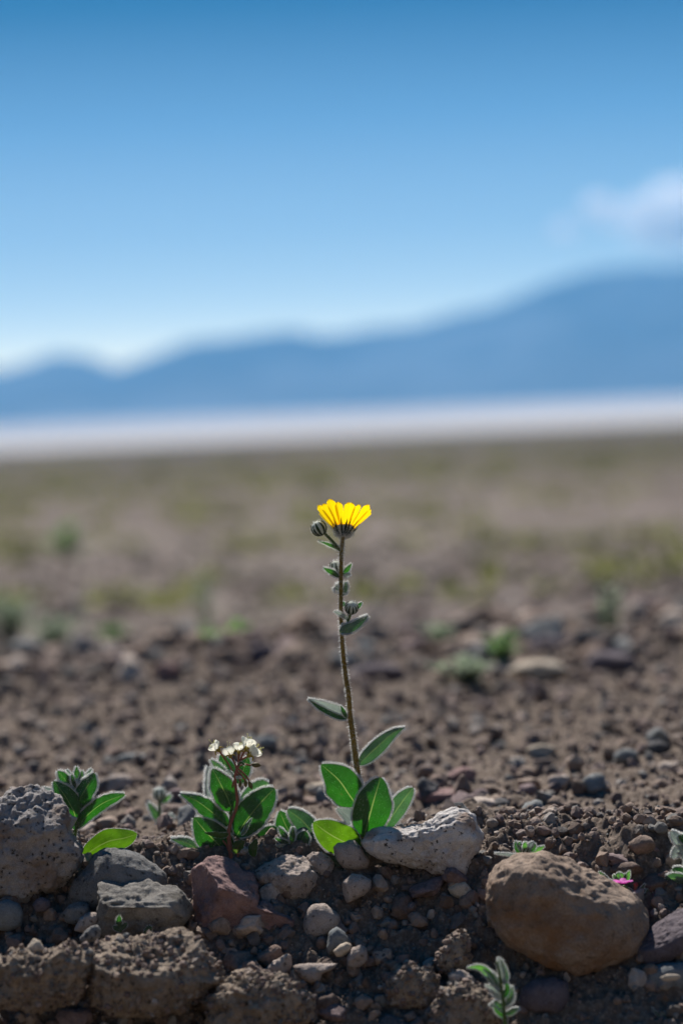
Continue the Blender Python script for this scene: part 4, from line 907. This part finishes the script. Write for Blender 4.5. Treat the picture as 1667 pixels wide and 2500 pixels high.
def white_flower(c, r, axis, npet=4):
    C = p.pt((c[0], c[1], -.001), Z3); u = p.d / FPX / Z3[2]
    ax = RV * axis[0] + UV_ * axis[1] + FV * axis[2]; ax /= np.linalg.norm(ax); e1 = np.cross(ax, FV); e1 /= np.linalg.norm(e1); e2 = np.cross(ax, e1)
    h = blob(p, Z3, (c[0] - axis[0] * r * .15, c[1] + axis[1] * r * .15), r * .32, axis, CALYX, 'white_flower', ratio=1.3, depth=-.001)
    for k in range(npet):
        a0 = 6.283 * k / npet + .5 + rng.normal() * .1; n, m = 9, 9; V = np.zeros((n, m, 3))
        for i_, t in enumerate(np.linspace(0, 1, n)):
            for j_, s_ in enumerate(np.linspace(-1, 1, m)):
                a1 = a0 + s_ * .85 * math.sin(min(1, .25 + t) * 1.57)
                rr = r * (.2 + .75 * math.sin(t * 1.75)) * (1 + .06 * math.sin(a1 * 9)); hh = r * (1.15 * t * (1 - .22 * s_ * s_))
                V[i_, j_] = C + u * (rr * (math.cos(a1) * e1 + math.sin(a1) * e2) * (1 + .05 * (k % 2)) + hh * ax)
        i, j = np.meshgrid(np.arange(n - 1), np.arange(m - 1), indexing='ij')
        mb = MB(); mb.add(V.reshape(-1, 3), np.stack([i * m + j, i * m + j + 1, (i + 1) * m + j + 1, (i + 1) * m + j], -1).reshape(-1, 4)); mb.build('petal', WHITE, h, p.base)
    for k in range(4):                          # reflexed sepals
        a0 = 6.283 * k / 4 + rng.normal() * .2
        d0 = math.cos(a0) * e1 + math.sin(a0) * e2
        mb = MB(); path = catmull([C + u * r * (.1 * d0), C + u * r * (.55 * d0 - .05 * ax), C + u * r * (.85 * d0 - .45 * ax)], 8)
        tube(mb, path, np.array([.10, .13, .03]) * r * u, 6); mb.build('sepal', CALYX, h, p.base)
    mb = MB()
    for k in range(7):
        d0 = rng.normal(size=3) * .3; path = catmull([C, C + u * r * (.8 * ax + d0 * .6), C + u * r * (1.25 * ax + d0 * 1.2)], 6); tube(mb, path, .03 * r * u, 5)
        V, F = ico(1); mb.add(V * .09 * r * u + path[-1], F)
    mb.build('stamens', ANTH, h, p.base)
white_flower((595, 272), 64, (-.65, .6, -.1))
white_flower((712, 330), 62, (-.25, .8, .5))
white_flower((797, 285), 62, (.05, 1, -.1))
white_flower((868, 252), 78, (.35, .9, .15))
white_flower((908, 318), 80, (.7, .6, .1))
p.done()

# ---- left leafy plant
p = Plant("leafy_plant", (202, 2115), 1.462, "upright downy plant growing behind the large pale grey rock", "plant")
p.stem(Z4, [(690, 1010), (640, 850), (622, 770), (640, 640), (650, 500), (645, 380), (642, 320)], [5.5, 5, 4, 3], STEMG, hair=300)
p.leaf(Z4, [(638, 700, -.002), (620, 560, -.006), (530, 400, -.008), (450, 298, -.006)], 86, LG, 'ovate', roll=-12, hl=8, hair=1.3)
p.leaf(Z4, [(640, 420), (580, 340, -.002), (530, 270, -.003), (483, 212, -.003)], 50, LG, 'ovate', roll=15, hl=9, hair=1.4)
p.leaf(Z4, [(650, 520, -.002), (680, 420, -.006), (740, 320, -.008), (785, 228, -.006)], 82, LG, 'ovate', roll=22, fold=.3, hl=9, hair=1.5)
p.leaf(Z4, [(660, 400, .004), (710, 290, .005), (765, 195, .005)], 30, LGREY, 'lance', hl=7, hair=1.4)
p.leaf(Z4, [(632, 700, -.002), (720, 590, -.004), (860, 480, -.006), (1042, 408, -.004)], 62, LG, 'ell', roll=-16, teeth=.1, nt=8, hl=8, hair=1.4)
for a, w in (([(642, 380), (645, 270), (640, 175)], 32), ([(625, 350), (590, 270), (558, 200)], 18), ([(660, 360), (680, 280), (685, 208)], 20), ([(620, 370), (585, 310), (540, 270)], 22), ([(630, 350, -.003), (610, 290, -.004), (600, 240, -.004)], 16)):
    p.leaf(Z4, a, w, LG, 'lance', roll=rng.uniform(-25, 25), hl=7, hair=1.6)
p.bud(Z4, (640, 300), 34, (0, 1, 0), nb=7, hl=7, hair=150, depth=.001)
p.leaf(Z4, [(688, 960, .0), (760, 880, -.004), (900, 800, -.008), (1040, 770, -.008), (1142, 735, -.006)], 92, LY, 'ell', roll=8, fold=.1, hl=3, hair=.4)
p.leaf(Z4, [(470, 420, .008), (420, 380, .01), (350, 350, .01)], 24, LPALE, 'lance', hl=6)
p.leaf(Z4, [(690, 1000, .0), (700, 970, -.002), (712, 940, -.002)], 26, LG, 'lance', hl=5)
p.done()

# ---- blurred seedling further back
p = Plant("seedling", (405, 2105), 1.60, "blurred slender seedling standing behind the left rocks", "plant")
p.stem(Z4, [(1370, 1010), (1350, 900), (1335, 700), (1330, 520), (1328, 420)], [5, 4, 3.5], STEMG, hair=300, hl=9)
p.bud(Z4, (1326, 400), 55, (0, 1, 0), nb=8, hl=9, hair=300)
for a, w, mt in (([(1340, 640), (1290, 560), (1235, 475)], 26, LGREY), ([(1345, 700), (1390, 640), (1445, 575)], 34, LPALE), ([(1345, 960), (1300, 800), (1250, 700)], 40, LPALE), ([(1345, 850, -.004), (1335, 740, -.006), (1342, 635, -.006)], 52, LG),
                 ([(1370, 1000), (1320, 900), (1270, 800)], 52, LG), ([(1370, 1000), (1430, 910), (1485, 825)], 52, LG), ([(1330, 470), (1380, 450), (1425, 410)], 16, LBRIGHT), ([(1300, 990), (1210, 920), (1135, 870)], 40, LBRIGHT)):
    p.leaf(Z4, a, w, mt, 'ovate', roll=rng.uniform(-20, 20), hl=9, hair=1.5)
p.done()

# ---- plant at the right edge
p = Plant("downy_plant", (1672, 2215), 1.408, "downy plant half cut off by the right edge of the photograph", "plant")
p.stem(S0, [(1672, 2225), (1670, 2150), (1672, 2080), (1675, 2020)], [5, 4, 4], STEMG, hair=300)
for a, w, mt in (([(1675, 2075, .002), (1655, 2050), (1636, 2030), ], 11, LPALE), ([(1673, 2100), (1660, 2072), (1640, 2095)], 11, LPALE), ([(1680, 2065), (1668, 2050), (1655, 2040)], 9, LG), ([(1690, 2155, -.003), (1660, 2148, -.004), (1622, 2142, -.004)], 14, LGREY),
                 ([(1690, 2140, .002), (1660, 2130), (1640, 2122)], 12, LG), ([(1680, 2210), (1658, 2180, -.002), (1645, 2158, -.003)], 17, LG), ([(1672, 2120), (1690, 2085), (1705, 2060)], 15, LG), ([(1674, 2160), (1700, 2130), (1720, 2120)], 16, LG)):
    p.leaf(S0, a, w, mt, 'ell', roll=rng.uniform(-15, 15), hl=8, hair=1.7)
p.done()

# ---- woolly sprout on the boulder's top
p = Plant("sprout", (1285, 2100), 1.40, "small woolly sprout behind the top of the brown boulder", "plant")
p.stem(Z7, [(500, 420), (500, 360)], 4, STEMG)
p.bud(Z7, (500, 330), 38, (.1, 1, 0), nb=8, hl=7, hair=300)
for a, w, mt in (([(470, 380), (445, 330), (435, 285)], 16, LG), ([(540, 380), (580, 350), (632, 320)], 20, LBRIGHT), ([(480, 350), (460, 310), (470, 290)], 13, LGREY), ([(520, 340, -.002), (540, 310, -.003), (555, 290, -.003)], 15, LPALE),
                 ([(500, 350, -.003), (500, 315, -.004), (505, 290, -.004)], 15, LBRIGHT), ([(530, 350, -.002), (560, 330, -.003), (565, 300, -.003)], 15, LG), ([(480, 385), (390, 378), (295, 368)], 8, LPALE)):
    p.leaf(Z7, a, w, mt, 'lance', roll=rng.uniform(-20, 20), hl=5, hair=1.5)
p.done()

# ---- pink flower
p = Plant("pink_flower_plant", (1545, 2215), 1.40, "low plant with one pink flower and a red bud beside the brown boulder", "plant")
p.stem(ZP, [(740, 1420), (725, 1300), (730, 1180)], 4.5, STEMR)
blob(p, ZP, (728, 1155), 42, (0, 1, 0), REDBUD, 'bud', ratio=1.2)
p.stem(ZP, [(700, 1420), (600, 1250), (520, 1180)], 3, STEMG)
C = p.pt((505, 1118, -.012), ZP)
cup = blob(p, ZP, (520, 1190), 34, (0, 1, 0), STEMG, 'pink_flower', ratio=.9)
u = p.d / FPX / ZP[2]
for k in range(5):
    a0 = 6.283 * k / 5 + .2; out_ = RV * math.cos(a0) + FV * math.sin(a0); sd = np.cross(out_, UV_); n, m = 8, 7; V = np.zeros((n, m, 3))
    for i_, t in enumerate(np.linspace(0, 1, n)):
        for j_, s_ in enumerate(np.linspace(-1, 1, m)):
            V[i_, j_] = C + u * (out_ * 170 * t + sd * 85 * s_ * math.sin(min(1, t * 1.1 + .15) * 2.4) + UV_ * (50 * t - 18 * s_ * s_ + 10 * math.sin(k * 3.0 + t * 4)))
    i, j = np.meshgrid(np.arange(n - 1), np.arange(m - 1), indexing='ij')
    mb = MB(); mb.add(V.reshape(-1, 3), np.stack([i * m + j, i * m + j + 1, (i + 1) * m + j + 1, (i + 1) * m + j], -1).reshape(-1, 4)); mb.build('petal', PINK, cup, p.base)
for a, w, mt in (([(430, 1100), (400, 1020), (430, 930)], 55, LBRIGHT), ([(460, 1100), (500, 1010), (430, 935)], 40, LBRIGHT), ([(540, 1110), (580, 1010), (625, 900)], 50, LBRIGHT), ([(430, 1100, -.002), (370, 1040), (330, 970)], 34, LGREY), ([(500, 1110), (540, 1030), (545, 950)], 30, LG),
                 ([(250, 1120, -.003), (160, 1010), (75, 915)], 46, LGREY), ([(380, 1160), (300, 1100), (230, 1050)], 30, LPALE), ([(760, 1400), (820, 1260), (895, 1130)], 40, LGREY), ([(760, 1400), (900, 1290), (1000, 1330), (1025, 1480)], 48, LGREY),
                 ([(740, 1400), (660, 1300), (600, 1210)], 40, LGREY), ([(750, 1380), (850, 1280), (910, 1230)], 30, LG), ([(740, 1390), (690, 1330), (640, 1290)], 30, LPALE)):
    p.leaf(ZP, a, w, mt, 'lance', roll=rng.uniform(-20, 20), hl=4, hair=.8)
p.done()

# ---- fuzzy sprig low on the bank
p = Plant("sprig", (1230, 2500), 1.295, "fuzzy grey green sprig growing low on the bank left of the boulder", "plant")
p.stem(Z7, [(370, 1560), (360, 1450), (350, 1330), (330, 1200), (310, 1100)], [5, 4, 3], STEMG, hair=200, hl=7)
for a, w, mt in (([(340, 1300), (250, 1180), (190, 1140), (110, 1140)], 22, LBRIGHT), ([(345, 1320), (290, 1200), (220, 1150)], 20, LGREY), ([(350, 1250), (340, 1160), (320, 1070)], 22, LPALE), ([(350, 1250), (370, 1190), (340, 1080)], 18, LGREY),
                 ([(355, 1380), (300, 1290), (230, 1260)], 22, LPALE), ([(360, 1400), (400, 1340), (415, 1260)], 20, LGREY), ([(360, 1400), (410, 1360), (430, 1310)], 18, LPALE), ([(360, 1440), (310, 1380), (260, 1400)], 18, LGREY),
                 ([(365, 1460), (420, 1430), (465, 1415)], 18, LBRIGHT), ([(350, 1350), (380, 1280), (360, 1220)], 20, LG), ([(350, 1340), (310, 1330), (265, 1290)], 18, LPALE), ([(365, 1480), (320, 1440), (270, 1380)], 18, LG), ([(340, 1280), (290, 1240), (240, 1200)], 18, LGREY)):
    p.leaf(Z7, a, w, mt, 'lance', roll=rng.uniform(-30, 30), hl=6, hair=1.3)
p.done()
# ---- grassy sprig in the right bottom corner
p = Plant("sprig", (1640, 2530), 1.30, "thin leaved green sprig in the shaded bottom corner under the purple rock", "plant")
for k in range(16):
    x0, y0 = 1500 + rng.uniform(-30, 60), 1580; x1, y1 = 1460 + rng.uniform(-110, 130), 1430 + rng.uniform(-30, 90)
    p.leaf(Z7, [(x0, y0), ((x0 + x1) / 2 + rng.normal() * 10, (y0 + y1) / 2), (x1, y1)], 9, LG, 'lance', hl=3, hair=.4)
p.done()
p = Plant("seedling", (300, 2262), 1.365, "tiny shaded green seedling under the dark slab's overhang", "plant")
for a, w in (([(250, 580), (238, 530), (240, 480)], 20), ([(250, 580), (275, 545), (290, 530)], 15), ([(255, 585), (220, 565), (200, 550)], 16), ([(400, 600), (430, 570), (450, 560)], 22)):
    p.leaf(Z5, a, w, LG, 'ovate', hair=.3, hl=4)
p.done()

# ---- dry stalk behind the downy plant
p = Plant("dry_leaf", (600, 2080), 1.50, "blurred dry tan leaf leaning behind the downy plant", "leaf")
p.leaf(Z3, [(860, 1180), (960, 1080), (1060, 980), (1150, 920)], 40, STRAW, 'lance', hair=0)

# ---- blurred plants at the far crest and beyond: stems with leaves
def tuft(x, y, h, w, n, mat, label, seed, dd=0., cat="plant", flowers=None, lw=None, grp="blurred plants at the far crest"):
    g = on_ground(x, y); d = g[1] + dd; rg = np.random.default_rng(seed)
    root = bpy.data.objects.new("wild_plant", None); COL.objects.link(root); base_ = P(x, y, d); base_[2] = zg(base_[0], base_[1]) - .002; root.location = base_; tag(root, label, cat, grp)
    u = d / FPX; st, lf = MB(), MB()
    for k in range(n):
        an = rg.uniform(0, 6.283); sp = rg.uniform(.1, 1) * w / 2; hh = h * rg.uniform(.55, 1)
        top = base_ + u * (np.array([math.cos(an), math.sin(an), 0]) * sp * 1.5 + np.array([0, 0, hh])); midp = base_ + (top - base_) * .5 + np.array([math.cos(an), math.sin(an), 0]) * u * sp * -.12
        path = catmull([base_, midp, top], 8); tube(st, path, np.array([2.2, 1.2]) * u, 5)
        for q in range(16):
            t = rg.uniform(.1, 1); c = path[int(t * 7)]; a2 = rg.uniform(0, 6.283); dv = np.array([math.cos(a2), math.sin(a2), rg.uniform(.1, .9)]); dv /= np.linalg.norm(dv)
            sd = np.cross(dv, [0, 0, 1]); sd /= np.linalg.norm(sd); Lf = u * (lw or 24) * rg.uniform(.6, 1.4); wf = Lf * .22
            up = np.cross(sd, dv)
            V = [c, c + dv * Lf * .35 + sd * wf, c + dv * Lf * .75 + sd * wf * .7, c + dv * Lf, c + dv * Lf * .75 - sd * wf * .7, c + dv * Lf * .35 - sd * wf, c + dv * Lf * .5 - up * wf * .3]
            lf.add(np.array(V), np.array([[0, 1, 6], [1, 2, 6], [2, 3, 6], [3, 4, 6], [4, 5, 6], [5, 0, 6]]))
    st.build("stem", STEMG, root, base_); o = lf.build("foliage", mat, root, base_); o['kind'] = 'stuff'
BG1 = simple("fresh green foliage", (.17, .26, .11), (.18, .38, .09), .5, .6, .3, .3, 60.)
BG2 = simple("grey green foliage", (.33, .38, .31), (.30, .38, .25), .5, .7, .2, .3, 60.)
BG3 = simple("olive scrub foliage", (.19, .19, .10), (.20, .21, .08), .5, .7, .2, .3, 20.)
tuft(30, 1568, 140, 130, 22, BG2, "pale green tuft at the left edge of the far crest", 1)
tuft(135, 1575, 100, 120, 18, BG2, "grey green tuft second from the left on the far crest", 2)
tuft(275, 1560, 60, 70, 10, BG1, "small green tuft behind the crest above the leafy plant", 3, .15)
tuft(545, 1580, 60, 110, 6, BG1, "fresh green tuft on the far crest left of the stem", 4)
tuft(500, 1540, 170, 50, 5, BG2, "tall thin pale plant rising behind the far crest, left of the stem", 5, .3)
tuft(1085, 1585, 75, 100, 12, BG2, "grey green tuft on the far crest right of the stem", 6)
tuft(1225, 1635, 105, 90, 16, BG1, "bright green tuft beside the broad flat pinkish stone", 7)
tuft(1150, 1665, 75, 170, 20, BG2, "low spreading green plant in front of the bright green tuft", 8)
tuft(1490, 1560, 180, 90, 9, BG2, "tall pale green plant on the far crest right of the bright green tuft", 9, .1)
tuft(760, 1575, 45, 110, 10, BG3, "low olive tuft on the crest left behind the stem", 10, .2)
tuft(1330, 1560, 60, 120, 10, BG3, "olive tuft on the crest behind the long dark stone", 11, .2)
tuft(160, 1370, 80, 110, 14, BG1, "blurred green bush on the plain at the left", 12, grp="bushes on the plain")
tuft(1180, 1400, 50, 110, 12, BG3, "blurred dark bush on the plain at the right", 13, grp="bushes on the plain")
# scrub: the low cover of the plain that reads as one mass
sc_ = MB(); rg = np.random.default_rng(5); n = 420
y = 5 * (80 / 5) ** rg.uniform(size=n); x = rg.uniform(-.19, .19, n) * y
keep = (fbm(np.stack([x / np.sqrt(y) * 1.5, np.log(y) * 4, y * 0], -1), 3, 61) > -.05 + .35 * (x / y * 5)) | (y > 25)
x, y = x[keep], y[keep]; z = zg(x, y)
for k in range(9):
    c = np.stack([x, y, z], -1) + rg.normal(size=(len(x), 3)) * (.012 * y ** .6)[:, None] * [1, 1, .4]
    c[:, 2] = np.maximum(c[:, 2], z) + .006 * y ** .5
    s_ = (.011 * y ** .6)[:, None]
    d1 = rg.normal(size=c.shape); d1 /= np.linalg.norm(d1, axis=1)[:, None]; d2 = np.cross(d1, rg.normal(size=c.shape)); d2 /= np.linalg.norm(d2, axis=1)[:, None]
    V = np.stack([c - d1 * s_, c + d2 * s_ * .4, c + d1 * s_, c - d2 * s_ * .4], 1).reshape(-1, 3)
    sc_.add(V, (np.arange(len(c)) * 4)[:, None] + np.array([[0, 1, 2, 3]]))
tag(sc_.build("scrub", BG3), kind='stuff')
